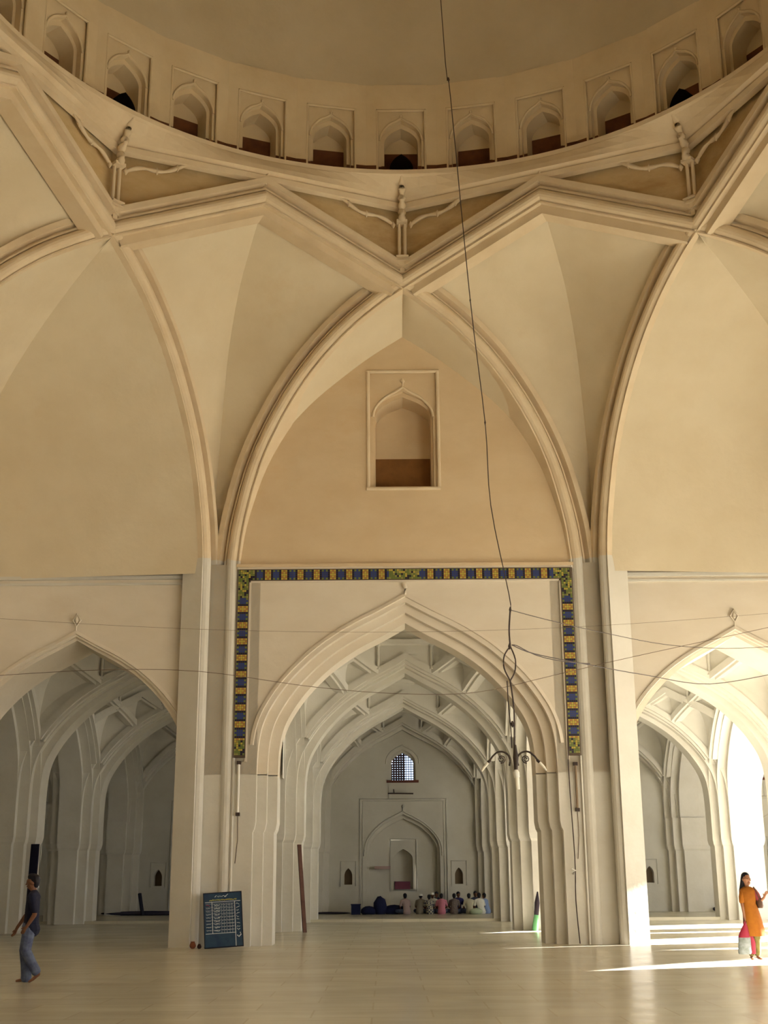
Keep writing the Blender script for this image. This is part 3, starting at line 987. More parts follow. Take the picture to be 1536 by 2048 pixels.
def end_wall(c_):
    first_ = c_ == 0
    x0 = c_*P
    wall = MB()
    rect_holes(wall, -4.2, 4.2, 0, 10.8, [(-.68,.68,5.66,7.24), (-1.95,1.95,0,5.0), (-2.78,-2.08,1.2,2.3), (2.08,2.78,1.2,2.3)])
    tplate(wall, 0, .68, 5.66, 7.24, 0, .58, 6.5, 7.13, .12)
    tplate(wall, 0, .62, 5.74, 7.2, .12, .50, 6.45, 7.0, .6)
    o = wall.obj('wall_end', ENDM); struct(o); o.location = (x0, ENDY, 0)
    # blind arch (mihrab recess) inside a rectangular frame
    m = MB()
    tplate(m, 0, 1.95, 0, 5.0, 0, 1.62, 2.55, 4.30, .18)
    tplate(m, 0, 1.62, 0, 4.4, .18, 1.50, 2.5, 4.12, .40)
    rect_holes(m, -1.55, 1.55, 0, 4.3, [(-.55,.55,1.08,3.2)], .40)
    tplate(m, 0, .55, 1.08, 3.2, .40, .42, 2.3, 2.80, .9)
    m.box(-.55, .55, .40, .9, 1.02, 1.09)
    m.face([(-.5,.9,1.0),(.5,.9,1.0),(.5,.9,3.2),(-.5,.9,3.2)])
    b = m.obj('blind_arch', ENDM, o)
    m = MB()
    for (W, z1, y, r) in ((1.92, 4.95, -.01, .035), (1.80, 4.85, -.01, .02)): 
        m.tube([(-W,y,0),(-W,y,z1),(W,y,z1),(W,y,0)], r, n=4)
    m.tube([(-.58,.38,1.0),(-.58,.38,3.22),(.58,.38,3.22),(.58,.38,1.0)], .03, n=4)
    hp = [(x, z) for x, z in arch_full(1.72, 2.5, 4.42)]
    m.tube([(x,-.01,z) for x, z in hp], .035, n=5)
    m.tube([(0,-.02,4.42),(0,-.02,4.55),(0,-.02,4.62),(0,-.02,4.70)], [.02,.02,.06,.02], n=6)
    m.tube([(-.62,-.01,4.95),(-.62,-.01,5.64)], .02, n=4)
    m.tube([(x,-.01,z) for x, z in arch_full(.74, 6.5, 7.32)], .03, n=4)
    m.obj('mouldings', ENDM, b)
    for sx in (-1, 1):
        m = MB()
        s = MB()
        tplate(m, sx*2.43, .35, 1.2, 2.3, 0, .18, 1.62, 2.0, .35)
        m.face([(sx*2.43-.2,.35,1.2),(sx*2.43+.2,.35,1.2),(sx*2.43+.2,.35,2.1),(sx*2.43-.2,.35,2.1)], 1)
        m.tube([(sx*2.43-.33,-.01,1.2),(sx*2.43-.33,-.01,2.28),(sx*2.43+.33,-.01,2.28),(sx*2.43+.33,-.01,1.2)], .02, n=4)
        m.box(sx*2.43-.34, sx*2.43+.34, -.03, .02, 1.17, 1.24)
        m.box(sx*2.43-.18, sx*2.43+.18, .0, .36, 1.2, 1.30)
        m.obj('small_niche', [ENDM, NICHED], o)
    # pierced window screen
    W_ = MB()
    zb, zt = 5.76, 7.0
    nx, nz = 9, 12
    for i in range(nx+1):
        x = -.5 + 1.0*i/nx
        top = interp(arch_half(.5, 6.45, 7.0), min(abs(x), .499))
        tw = .036 if x < .1 else .014
        W_.box(x-tw, x+tw, .34, .50, zb, top)
    for j in range(nz+1):
        z = zb + (zt-zb)*j/nz
        xx = .5
        if z > 6.45:
            for (xa, za) in arch_half(.5, 6.45, 7.0):
                if za <= z: xx = xa
        W_.box(-xx, min(.12, xx), .38, .48, z-.032, z+.032)
        if xx > .12: W_.box(.12, xx, .38, .44, z-.014, z+.014)
    wo = W_.obj('window_%d' % (c_+3), mat('dark_lattice', (.055,.022,.02), .8)); struct(wo); wo.location = (x0, ENDY, 0)
    m = MB(); m.box(-.72,.72,-.08,.35,5.66,5.77); so = m.obj('sill', mat('red_sill', (.13,.045,.03), .8), wo)
for c_ in range(-2, 3): end_wall(c_)
# light-blocking shell behind the end wall with only the windows open
mb = MB()
mb.face([(-21.8,-38,0),(-21.8,38.6,0),(-21.8,38.6,11),(-21.8,-38,11)])
struct(mb.obj('wall_left', WHITE))
mb = MB(); mb.face([(-21.8,-38,0),(21.8,-38,0),(21.8,-38,11),(-21.8,-38,11)]); struct(mb.obj('wall_near', WHITE))
# engaged arches on the end wall
for c_ in range(-2, 3):
    m = MB()
    arch_body(m, [(3.68, 8.16, 0), (3.44, 7.98, .24)], .62, 4.2, 9.2, SPR, True, False)
    x0 = c_*P
    o = m.obj('wall_end', WHITE); struct(o); o.location = (x0, ENDY - .62, 0)

# the aisles run a touch askew to the hall
bpy.context.view_layer.update()
SK = Matrix.Translation((0.05, 12, 0)) @ Matrix.Rotation(-.0068, 4, 'Z') @ Matrix.Translation((0, -12, 0))
for o in list(bpy.data.objects):
    if o not in BEFORE and o.parent is None and o.location.y > 12 and o.type == 'MESH': o.matrix_world = SK @ o.matrix_world

# floor
mb = MB(); mb.box(-22, 21.4, -40, 39, -.3, 0); struct(mb.obj('floor', FLOOR))
mb = MB(); mb.box(-22, 21.4, 29.0, ENDY, 0, .10); struct(mb.obj('floor', FLOOR))
COURT = mat('courtyard_paving', (.42,.36,.27), .8, (.36,.30,.22), .3)
mb = MB(); mb.box(21.4, 90, -70, 80, -.5, -.05); struct(mb.obj('floor', COURT))
DUSK = mat('mat_brown', (.20,.15,.10), .95, (.14,.11,.08), 2.0)

# ------------------------------------------------------------------ leaning timetable board
BLUE = mat('blue_board', (.012,.035,.085), .45, (.02,.06,.11), 6.0)
CHALK = mat('white_paint', (.62,.66,.70), .8)
YEL = mat('yellow_paint', (.60,.55,.12), .8)
REDP = mat('red_paint', (.35,.05,.09), .8)
DKB = mat('board_edge', (.004,.006,.02), .6)
def board():
    W, Hh = .90, 1.26
    t = thing('timetable_board', 'dark blue hand-painted timetable board leaning on the left pier', 'board', (-4.72, 10.72, 0))
    t.rotation_euler = (R(-15), R(-3.2), R(9))
    m = MB(); m.box(.0, W, -.012, .012, 0, Hh); m.obj('panel', BLUE, t)
    m = MB()
    for a in ((0,.02,-.02,.016,0,Hh),(W-.02,W,-.02,.016,0,Hh),(0,W,-.02,.016,Hh-.02,Hh),(0,W,-.02,.016,0,.02)): m.box(*a)
    m.obj('edge', DKB, t)
    m = MB(); y0, y1 = -.016, -.012
    m.box(.04,.86,y0,y1,1.035,1.047); m.box(.04,.74,y0,y1,.318,.330)
    m.box(.195,.208,y0,y1,.33,1.035); m.box(.72,.735,y0,y1,.02,1.035); m.box(.53,.535,y0,y1,.33,1.0)
    for k in range(9): m.box(.05,.72,y0,y1,.40+k*.075,.403+k*.075)
    for x in (.41,.47,.60,.66): m.box(x,x+.004,y0,y1,.33,1.0)
    m.obj('ruled_lines', CHALK, t)
    def scribble(m, x0, x1, z, h, seed):
        rnd = random.Random(seed); x = x0; pts = []
        while x < x1:
            pts.append((x, -.016, z + h*(rnd.random()-.5))); x += h*.35 + rnd.random()*h*.35
        if len(pts) > 1: m.tube(pts, h*.09 + .0025, n=4)
    m = MB(); scribble(m, .27, .33, 1.175, .06, 1); scribble(m, .33, .56, 1.165, .035, 2); m.tube([(.5,-.016,1.15),(.58,-.016,1.21)], .006, n=4)
    m.obj('title_lettering', CHALK, t)
    m = MB(); scribble(m, .14, .78, 1.085, .03, 3); scribble(m, .14, .78, 1.08, .02, 4); m.obj('yellow_lettering', YEL, t)
    m = MB(); scribble(m, .06,.16,.965,.045,5); m.obj('red_lettering', REDP, t)
    m = MB()
    for k in range(9):
        z = .97 - k*.072
        scribble(m, .24, .39, z, .034, 20+k); scribble(m, .25, .38, z-.015, .02, 40+k)
        if k: scribble(m, .06, .17, z, .018, 60+k)
        scribble(m, .42, .46, z, .016, 80+k); scribble(m, .48, .52, z, .016, 90+k); scribble(m, .55,.70, z, .014, 100+k)
        scribble(m, .76, .84, z, .045, 120+k)
    m.tube([(.76,-.016,.26),(.80,-.016,.22),(.85,-.016,.27),(.83,-.016,.32)], .012, n=4)
    m.obj('timetable_lettering', CHALK, t)
board()
# small reddish pots beside the board
for k, (x, y, r, lab) in enumerate(((-5.02, 10.92, .075, 'small reddish clay pot at the pier foot, left of the blue board'), (-4.86, 10.86, .05, 'tiny dark clay pot touching the blue board foot'))):
    t = thing('clay_pot', lab, 'pot', (x, y, 0))
    CL = mat('red_clay', (.22,.07,.035), .8) if k == 0 else mat('dark_clay', (.07,.03,.02), .8)
    m = MB()
    m.loft([[(rr*math.cos(a*pi/8), rr*math.sin(a*pi/8), z) for a in range(16)] for rr, z in ((r*.5,0),(r*.95,r*.5),(r,r),(r*.7,r*1.7),(r*.5,r*1.9))])
    m.obj('body', CL, t)
    m = MB(); m.tube([(r*.55*math.cos(a*pi/8), r*.55*math.sin(a*pi/8), r*1.95) for a in range(17)], r*.12, n=5); m.obj('rim', CL, t)

# leaning planks, mats and boards further in
WOOD = mat('dark_wood', (.13,.06,.045), .8, (.09,.04,.03), 4.0)
def lean(name, label, cat, p0, p1, w, d, mt, extra=None):
    v = Vector(p1) - Vector(p0); L = v.length
    m = MB(); m.box(-w/2, w/2, -d/2, d/2, 0, L)
    o = m.obj(name, mt); o.location = p0; o.rotation_euler = v.to_track_quat('Z', 'Y').to_euler()
    return tag(o, label, cat)
lean('plank', 'long brown plank leaning on the second pier left of the central aisle', 'plank', (-2.98, 19.75, 0), (-3.20, 20.1, 2.55), .12, .05, WOOD)
lean('tall_board', 'tall near-black board standing behind the walking man', 'board', (-11.30, 19.9, 0), (-11.28, 20.0, 2.62), .26, .06, mat('night_board', (.008,.008,.03), .7))
GREEN = mat('green_cloth', (.10,.28,.12), .8)
t = thing('rolled_banner', 'small rolled green banner with dark tip leaning on the right aisle pier', 'banner', (3.92, 19.9, 0))
m = MB(); m.tube([(0,0,0),(.06,.03,.45)], [.10,.07], n=8); m.obj('green_end', GREEN, t)
m = MB(); m.tube([(.06,.03,.45),(.10,.05,.8),(.13,.09,1.12)], [.07,.08,.02], n=8); m.obj('dark_end', mat('dark_cloth', (.03,.02,.03), .8), t)
lean('leaning_stick', 'short dark stick leaning on the end wall of the left aisle', 'stick', (-10.98, 36.65, .1), (-11.2, 36.9, 1.0), .12, .1, mat('dusky', (.03,.03,.05), .8))
DBL = mat('dark_blue_cloth', (.012,.016,.06), .85)
DBK = mat('dark_carpet', (.05,.045,.07), .9)
def bundle(name, label, x, y, z, sx, sy, sz, mt, seed=0, cat='bundle'):
    rnd = random.Random(seed); rows = []
    for i in range(9):
        ph = -pi/2 + pi*i/8
        rows.append([(x + sx*math.cos(ph)*math.cos(a*pi/8)*(1+.12*rnd.random()), y + sy*math.cos(ph)*math.sin(a*pi/8), max(z, z + sz*.45 + sz*.6*math.sin(ph)*(1+.15*rnd.random()))) for a in range(16)])
    m = MB(); m.grid(rows, 0, True, True)
    return tag(m.obj(name, mt), label, cat)
bundle('carpet_roll', 'long rolled dark carpet along the foot of the left aisle end wall', -10.6, 36.9, .1, 2.2, .16, .16, DBK, 1, 'carpet')
bundle('carpet_roll', 'thin dark carpet fold at the left foot of the central end wall', -3.0, 36.8, .1, .9, .2, .08, DBK, 2, 'carpet')
bundle('cloth_heap', 'low dark heap on the floor of the right aisle end, left of its twin', 14.0, 36.6, .1, .55, .3, .22, DBK, 3, 'heap')
bundle('cloth_heap', 'taller dark heap against the bright pier at the right aisle end', 15.6, 36.6, .1, .45, .3, .45, DBK, 4, 'heap')
m = MB(); m.box(-2.02,-1.64,35.6,36.0,.1,.48); bx = m.obj('storage_box', DBL); tag(bx, 'dark blue box on the floor left of the seated group', 'box')
m = MB(); m.box(-2.04,-1.62,35.58,36.02,.48,.52); m.obj('lid', DBL, bx)
bundle('cloth_bundle', 'tall slumped dark blue bundle left of the seated men', -.80, 35.9, .1, .27, .25, .66, DBL, 5)
bundle('cloth_bundle', 'lower dark blue bundle leaning beside the tall slumped one', -1.28, 35.9, .1, .34, .25, .30, DBL, 6)
bundle('cloth_bundle', 'long flat dark blue bundle between tall bundle and seated men', -.20, 36.0, .1, .50, .25, .34, DBL, 7)
m = MB(); m.box(-.28,.40,37.9,38.3,1.09,1.42); bb = m.obj('cloth_box', PINK); tag(bb, 'purple cloth-covered box lying in the central wall niche', 'box'); bb.location=(.12,0,0)
m = MB(); m.box(-1.05,-.35,37.06+.40,37.5+.40,1.95,2.07); pp = m.obj('wall_plaque', mat('pink_plaque', (.42,.30,.28), .8)); tag(pp, 'small faded pink plaque left of the central niche', 'plaque')
t = thing('wall_bracket', 'dark iron rod bracket under the lattice window of the central end wall', 'bracket', (.14, 37.3, 5.18))
m = MB(); m.tube([(-.58,0,0),(.55,-.05,-.02)], .035, n=6); m.obj('rod', IRON, t)
m = MB(); m.tube([(-.3,0,-.02),(-.32,0,.18)], .03, n=6); m.obj('stay', IRON, t)

# tube lights on the great piers
for x, z0, z1, mt, lab in ((-4.13, 3.05, 4.28, CASTW, 'slim white tube light fixed upright on left pier below the tiles'), (4.13, 3.1, 4.2, mat('rusty_tube', (.25,.18,.12), .6), 'slim unlit brown conduit upright on right pier below the tiles')):
    t = thing('tube_light' if x < 0 else 'wall_conduit', lab, 'light' if x < 0 else 'conduit', (x, 11.54, z0))
    m = MB(); m.tube([(0,0,0),(0,0,z1-z0)], .03, n=8); m.obj('tube', mt, t)
    for zz in (0, z1-z0):
        m = MB(); m.box(-.05,.05,-.03,.06,zz-.04,zz+.04); m.obj('end_cap', WIRE, t)
    m = MB(); m.tube([(0,.04,0),(.01,.04,-.6),(-.04,.04,-1.15)], .008, n=4); m.obj('flex', THINWIRE, t)
m = MB(); m.tube(crom([(4.0,11.56,8.85),(4.02,11.55,6.5),(3.96,11.56,4.2),(4.0,11.5,2.0),(3.98,11.52,1.0),(4.03,11.5,.02)],4), .014, n=5)
tag(m.obj('cable', WIRE), 'thin dark cable running down the right pier beside the tiles', 'cable')
m = MB(); m.tube([(3.93,11.55,1.72),(4.0,11.5,1.68),(3.94,11.55,1.60)], .03, n=6); tag(m.obj('switch', CASTW), 'small pale switch on the right pier beside the dark cable', 'switch')

# ------------------------------------------------------------------ hanging lamp and wires
lamp = thing('hanging_lamp', 'iron two-scroll hanging lamp with white bulbs on a long thin cord', 'lamp', (1.46, 0, 3.2))
m = MB()
cord = [(-1.4,0,28.6),(-.86,0,14.0),(-.75,0,12.3),(-.70,0,11.56),(-.47,0,7.89),(-.28,0,5.64),(-.23,0,4.2),(.02,0,2.68),(.03,0,2.44)]
m.tube(crom(cord, 4), .0085, n=5); m.obj('cord', WIRE, lamp)
for z, r in ((12.3,.022),(7.89,.014),(5.64,.016),(2.44,.022),(1.85,.026),(.62,.03)):
    m = MB(); m.tube([(0,0,-.05),(0,0,0),(0,0,.05)], [.3*r, r, .3*r], n=6); o = m.obj('knot', WIRE, lamp)
    zz = {12.3:-.75,7.89:-.47,5.64:-.28,2.44:.03,1.85:.0,.62:.0}[z]; o.location = (zz, 0, z)
m = MB()
m.tube(crom([(.03,0,2.44),(.0,.0,2.1),(.01,0,1.85)],4), .014, n=5)
m.tube(crom([(.01,0,1.85),(-.09,0,1.7),(-.10,0,1.5),(-.01,0,1.3)],4), .012, n=5)
m.tube(crom([(.01,0,1.85),(.08,0,1.65),(.07,0,1.45),(-.01,0,1.3)],4), .012, n=5)
m.tube(crom([(-.01,0,1.3),(.03,0,.9),(.03,0,.62),(.02,0,.3),(.03,0,.05)],4), .013, n=5)
m.tube(crom([(-.06,0,1.3),(-.05,0,.9),(-.03,0,.62),(-.02,.0,.25)],4), .009, n=4)
m.obj('chain', WIRE, lamp)
m = MB(); m.tube([(.03,0,.3),(.035,0,.1),(.03,0,-.08)], [.02,.045,.03], n=8); m.obj('stem', IRON, lamp)
for sx in (-1, 1):
    pts = []
    for i in range(22):
        a = pi*1.15 - i/21*pi*1.5
        r = .155 - .02*(i/21)
        pts.append((sx*(.20 - r*math.cos(a)*-1*-1) if False else sx*(.20 - r*math.cos(pi - a)*-1), 0, .06 + r*math.sin(a)))
    pts = [(sx*(.07), 0, -.02), (sx*.055,0,.06), (sx*.08,0,.14), (sx*.15,0,.19), (sx*.24,0,.19), (sx*.32,0,.13), (sx*.37,0,.06)]
    m = MB(); m.tube(crom(pts, 4), .016, n=6)
    sp = [(sx*(.19 + (.02+.045*i/14)*math.cos(i*.8)), 0, .08 + (.02+.045*i/14)*math.sin(i*.8)) for i in range(15)]
    m.tube(sp, .009, n=5)
    ar = m.obj('scroll_arm', IRON, lamp)
    m = MB(); m.tube([(sx*.36,0,.07),(sx*.40,0,.03)], .022, n=8); m.obj('socket', IRON, ar)
    m = MB(); m.tube([(sx*.40,0,.03),(sx*.47,0,-.05),(sx*.50,0,-.10)], [.02,.022,.012], n=8); m.obj('bulb', TUBE, ar)
m = MB(); m.tube([(.03,0,-.06),(.03,0,-.12),(.04,0,-.2)], [.02,.05,.045], n=8); m.obj('bulb_holder', CASTW, lamp)
m = MB(); m.tube([(.04,0,-.18),(.05,0,-.38)], [.035,.03], n=8); m.obj('bulb', TUBE, lamp)
# wires strung across the hall, pulled to the lamp
def P3(px, py, Y):
    xi, ui = (px-768)/F_PX, (1024-py)/F_PX
    c_, s_ = math.cos(ROLL), math.sin(ROLL)
    xi, ui = c_*xi - s_*ui, s_*xi + c_*ui
    c_, s_ = math.cos(PITCH), math.sin(PITCH)
    d = Vector((xi, c_ - ui*s_, s_ + ui*c_)); t_ = (Y - CAM.y)/d.y
    return CAM + d*t_
def wire(label, pts, r, mt, twist=False):
    v = [P3(*p) for p in pts]
    m = MB(); m.tube([tuple(p) for p in crom([tuple(q) for q in v], 5)], r, n=5)
    if twist: m.tube([(p[0], p[1], p[2]+.03*math.sin(i*.6)) for i, p in enumerate(crom([tuple(q) for q in v[:3]], 6))], r*.9, n=4)
    return tag(m.obj('wire', mt), label, 'wire', 'thin wires strung across the hall')
wire('thin sagging wire from the lamp cord to the right, highest of the pair', [(1020,1220,0),(1100,1241,1.5),(1200,1264,4),(1330,1289,7),(1450,1297,9),(1560,1292,11.4)], .007, WIRE)
wire('doubled wire running right from the loop of the lamp cord', [(1024,1290,0),(1070,1308,.8),(1180,1330,3),(1290,1350,5),(1420,1368,8),(1560,1345,11.4)], .009, WIRE, True)
wire('long faint wire sagging across the big arch from far left', [(-20,1352,9.5),(200,1340,9.5),(400,1343,9.5),(620,1373,9.5),(790,1387,9.5),(950,1385,9.5),(1110,1350,9.5),(1260,1315,9.5),(1560,1250,9.5)], .007, THINWIRE)
wire('fainter straight wire above the arches from left edge to right edge', [(-20,1236,10.5),(250,1252,10.5),(520,1262,10.5),(800,1264,10.5),(1060,1258,10.5),(1300,1245,10.5),(1560,1225,10.5)], .004, THINWIRE)

# ------------------------------------------------------------------ people
def skinmat(c, n='skin'): return mat(n, c, .6, spec=.3)
def skin_body(name, verts, edges, mt, parent=None, sub=2, grow=0.0, voxel=None, it=3):
    """one continuous surface: swept ellipsoids along the bones, fused by a voxel remesh. verts: (x,y,z,r[,r_across])"""
    m = MB()
    def ball(c, rx, ry, rz, n=10):
        rows = []
        for i in range(7):
            ph = -pi/2 + pi*i/6
            rows.append([(c.x + rx*math.cos(ph)*math.cos(2*pi*a/n), c.y + ry*math.cos(ph)*math.sin(2*pi*a/n), c.z + rz*math.sin(ph)) for a in range(n)])
        b = len(m.v); m.v.append(tuple(rows[0][0]))
        for r in rows[1:-1]: m.v.extend(r)
        m.v.append(tuple(rows[-1][0])); top = len(m.v) - 1
        for k in range(5):
            for a in range(n):
                a2 = (a+1) % n
                if k < 4: m.f.append((b+1+k*n+a, b+1+k*n+a2, b+1+(k+1)*n+a2, b+1+(k+1)*n+a))
        for a in range(n):
            a2 = (a+1) % n
            m.f.append((b, b+1+a2, b+1+a)); m.f.append((top, b+1+4*n+a, b+1+4*n+a2))
    def rr(v): return (v[3] + grow, (v[4] if len(v) > 4 else v[3]) + grow)
    for a, b in edges:
        A, B = Vector(verts[a][:3]), Vector(verts[b][:3]); ra, rb = rr(verts[a]), rr(verts[b])
        L = (B - A).length; k = max(2, int(L / (0.35*min(min(ra), min(rb)))) + 1)
        for q in range(k + 1):
            u = q / k; rx = ra[0]*(1-u) + rb[0]*u; ry = ra[1]*(1-u) + rb[1]*u
            ball(A.lerp(B, u), rx, ry, min(rx, ry) if L > 1e-6 else rx)
    me = bpy.data.meshes.new(name); me.from_pydata(m.v, [], m.f); me.update()
    o = bpy.data.objects.new(name + '_tmp', me); COL.objects.link(o)
    md = o.modifiers.new('r', 'REMESH'); md.mode = 'VOXEL'; md.voxel_size = voxel or (0.0055 if name == 'body' else 0.008) if sub == 2 else 0.014
    ms = o.modifiers.new('s', 'SMOOTH'); ms.iterations = it; ms.factor = .5
    bpy.context.view_layer.update()
    nm = bpy.data.meshes.new_from_object(o.evaluated_get(bpy.context.evaluated_depsgraph_get()))
    nm.materials.clear(); nm.materials.append(mt)
    bpy.data.objects.remove(o)
    r = bpy.data.objects.new(name, nm); COL.objects.link(r)
    nm.polygons.foreach_set('use_smooth', [True]*len(nm.polygons))
    if parent: r.parent = parent
    return r
def chain(V, E, start, pts):
    """append a chain from vertex index start; returns last index"""
    prev = start
    for p in pts:
        V.append(p); E.append((prev, len(V)-1)); prev = len(V)-1
    return prev
def hand(V, E, wrist, w, d, side, s=1.0):
    """w wrist position, d forward direction of the hand, side = thumb side"""
    w = Vector(w); d = Vector(d).normalized(); side = Vector(side).normalized(); down = d.cross(side)
    palm = chain(V, E, wrist, [(*(w + d*.045*s), .026*s, .018*s), (*(w + d*.08*s), .030*s, .016*s)])
    for k, L in enumerate((.062, .072, .068, .052)):
        b = w + d*.085*s + side*(.024 - .016*k)*s
        chain(V, E, palm, [(*(b + d*.012*s), .009*s), (*(b + d*L*.5*s + down*.006*s), .0085*s), (*(b + d*L*s + down*.02*s), .007*s)])
    chain(V, E, palm-1, [(*(w + d*.05*s + side*.032*s), .010*s), (*(w + d*.085*s + side*.05*s), .0085*s)])
def ell(cx_, cy_, z, rx, ry, n=20, rot=0, wob=0):
    return [(cx_ + rx*math.cos(2*pi*k/n)*(1 + wob*math.sin(k*2.4))*math.cos(rot) - ry*math.sin(2*pi*k/n)*math.sin(rot),
             cy_ + rx*math.cos(2*pi*k/n)*math.sin(rot) + ry*math.sin(2*pi*k/n)*(1 + wob*math.sin(k*2.4))*math.cos(rot), z) for k in range(n)]
def garment(name, rings, mt, parent):
    m = MB(); m.grid(rings, 0, True, True); m.face(rings[-1], 0)
    o = m.obj(name, mt, parent)
    return o

def blob(name, c, r, mt, parent, extra=(), zcut=None):
    m = MB()
    for (cx_, cy_, cz_), (rx, ry, rz) in [(c, r)] + list(extra):
        rows = []
        for i in range(13):
            ph = -pi/2 + pi*i/12
            rows.append([(cx_ + rx*math.cos(ph)*math.cos(a*pi/10), cy_ + ry*math.cos(ph)*math.sin(a*pi/10), cz_ + rz*math.sin(ph)) for a in range(20)])
        m.grid(rows, 0, True, True)
    return m.obj(name, mt, parent)
# man walking to the left, seen from the side (local -x is his forward)
DSK = skinmat((.16,.07,.04), 'dark_skin')
man = thing('person', 'man in dark shirt and pale jeans walking left at the left edge', 'person', (-6.17, 1.06, 0))
V = []; E = []
V.append((.0, 0, .86, .10, .15))
sp = chain(V, E, 0, [(.02,0,1.0,.085,.13),(.03,0,1.16,.095,.15),(.05,0,1.29,.08,.145)])
nk = chain(V, E, sp, [(.045,0,1.37,.052),(.025,0,1.43,.05)])
hd = chain(V, E, nk, [(.01,0,1.475,.07,.06),(.005,0,1.53,.088,.074),(.02,0,1.555,.085,.074)])
chain(V, E, nk, [(-.035,0,1.452,.038,.034)]); chain(V, E, hd-1, [(-.070,0,1.51,.016,.014),(-.092,0,1.488,.013,.014)])
chain(V, E, hd-1, [(-.066,0,1.54,.022,.045)]); chain(V, E, nk+1, [(-.062,0,1.462,.018,.022)])
for sy in (-1, 1): chain(V, E, hd-1, [(.025, sy*.074, 1.50, .018,.010)])
a1 = chain(V, E, sp, [(.05,.17,1.29,.052),(-.05,.21,1.08,.040),(-.12,.20,1.0,.036),(-.24,.19,.82,.026)])
hand(V, E, a1, (-.24,.19,.82), (-.35,0,-.8), (-.5,-.8,.2))
a2 = chain(V, E, sp, [(.06,-.17,1.29,.052),(.14,-.215,1.08,.042),(.13,-.215,1.02,.038),(.03,-.21,.86,.026)])
hand(V, E, a2, (.03,-.21,.86), (-.5,.1,-.7), (-.8,0,.5))
LA = [(-.02,.08,.78,.085),(-.07,.09,.46,.056),(-.04,.09,.28,.050),(-.0,.09,.08,.036)]
LB = [(.02,-.08,.76,.085),(.0,-.09,.46,.058),(.12,-.09,.28,.048),(.21,-.09,.17,.036)]
l1 = chain(V, E, 0, LA); chain(V, E, l1, [(.03,.09,.04,.034,.034),(-.08,.09,.032,.028,.040),(-.16,.09,.02,.018,.040)])
l2 = chain(V, E, 0, LB); chain(V, E, l2, [(.225,-.09,.13,.032,.034),(.15,-.09,.06,.026,.040),(.09,-.09,.02,.018,.040)])
skin_body('body', V, E, DSK, man)
SH = mat('dark_shirt', (.010,.012,.03), .9)
V = [(.035,0,.86,.128,.168)]; E = []
s2 = chain(V, E, 0, [(.035,0,.98,.118,.160),(.035,0,1.10,.115,.160),(.04,0,1.22,.112,.165),(.05,0,1.31,.09,.14),(.045,0,1.36,.062,.066)])
chain(V, E, s2-1, [(.045,.175,1.29,.070),(-.01,.20,1.16,.062),(-.04,.207,1.10,.058)])
chain(V, E, s2-1, [(.06,-.175,1.29,.070),(.11,-.205,1.15,.062),(.135,-.213,1.09,.058)])
chain(V, E, 0, [(.06,0,.80,.125,.165)])
skin_body('shirt', V, E, SH, man)
JN = mat('washed_jeans', (.12,.15,.23), .9, (.05,.06,.13), 9.0)
V = [(.005,0,.85,.115,.16)]; E = []
chain(V, E, 0, [(-.02,.085,.76,.108),(-.075,.09,.48,.082),(-.04,.09,.28,.080),(-.015,.09,.10,.086),(-.015,.09,.07,.088)])
chain(V, E, 0, [(.02,-.085,.74,.108),(.0,-.09,.48,.084),(.11,-.09,.29,.080),(.18,-.09,.18,.080)])
skin_body('jeans', V, E, JN, man, it=5)
HAIR = mat('black_hair', (.008,.007,.012), .6)
skin_body('hair', [(.035,0,1.575,.088,.082),(.055,0,1.56,.085,.084),(.075,0,1.52,.055,.074),(.07,0,1.47,.04,.055),(-.02,0,1.605,.055,.06)], [(0,1),(1,2),(2,3),(0,4)], HAIR, man)
for sy in (-1, 1): blob('eye', (-.077, sy*.032, 1.518), (.008,.012,.008), mat('eye_dark', (.02,.015,.012), .3), man)
blob('mouth', (-.078, 0, 1.452), (.006,.022,.006), mat('lip', (.12,.04,.03), .5), man)
man.scale = (.985,.985,.985)

# woman in orange tunic with shoulder bag and carrier bag
wom = thing('person', 'woman in orange tunic with long dark hair standing at right edge', 'person', (6.45, 5.5, 0))
SK2 = skinmat((.28,.13,.07), 'warm_skin')
V = [(0,0,.85,.145,.10)]; E = []
sp = chain(V, E, 0, [(-.01,0,1.0,.115,.085),(-.02,0,1.15,.125,.09),(-.02,0,1.24,.115,.07)])
nk = chain(V, E, sp, [(-.03,0,1.31,.044),(-.03,0,1.37,.042)])
hd = chain(V, E, nk, [(-.025,-.01,1.41,.058,.058),(-.03,-.005,1.47,.078,.080),(-.035,.01,1.50,.076,.078)])
chain(V, E, nk, [(.0,-.05,1.39,.030,.030)]); chain(V, E, hd-1, [(.015,-.078,1.455,.013),(.022,-.094,1.437,.012)])
for sx, yy in ((-1,.0),(1,.0)): chain(V, E, hd-1, [(-.03+sx*.076, yy, 1.455, .010,.016)])
a1 = chain(V, E, sp, [(-.14,-.02,1.24,.042),(-.16,-.03,1.02,.034),(-.155,-.05,.95,.031),(-.13,-.06,.72,.022)])
hand(V, E, a1, (-.13,-.06,.72), (.05,0,-1), (.1,-1,0), .9)
a2 = chain(V, E, sp, [(.11,-.02,1.24,.042),(.17,-.05,1.08,.036),(.19,-.08,1.06,.031),(.24,-.14,1.12,.023)])
hand(V, E, a2, (.24,-.14,1.12), (.2,-.1,.4), (-1,0,.3), .9)
for sx in (-1, 1):
    l = chain(V, E, 0, [(sx*.07,0,.72,.080),(sx*.06,0,.44,.052),(sx*.06+.01,0,.26,.046),(sx*.055+.01,0,.07,.030)])
    chain(V, E, l, [(sx*.06+.012,.01,.035,.028,.03),(sx*.07+.012,-.07,.028,.032,.026),(sx*.08+.012,-.14,.018,.034,.018)])
skin_body('body', V, E, SK2, wom)
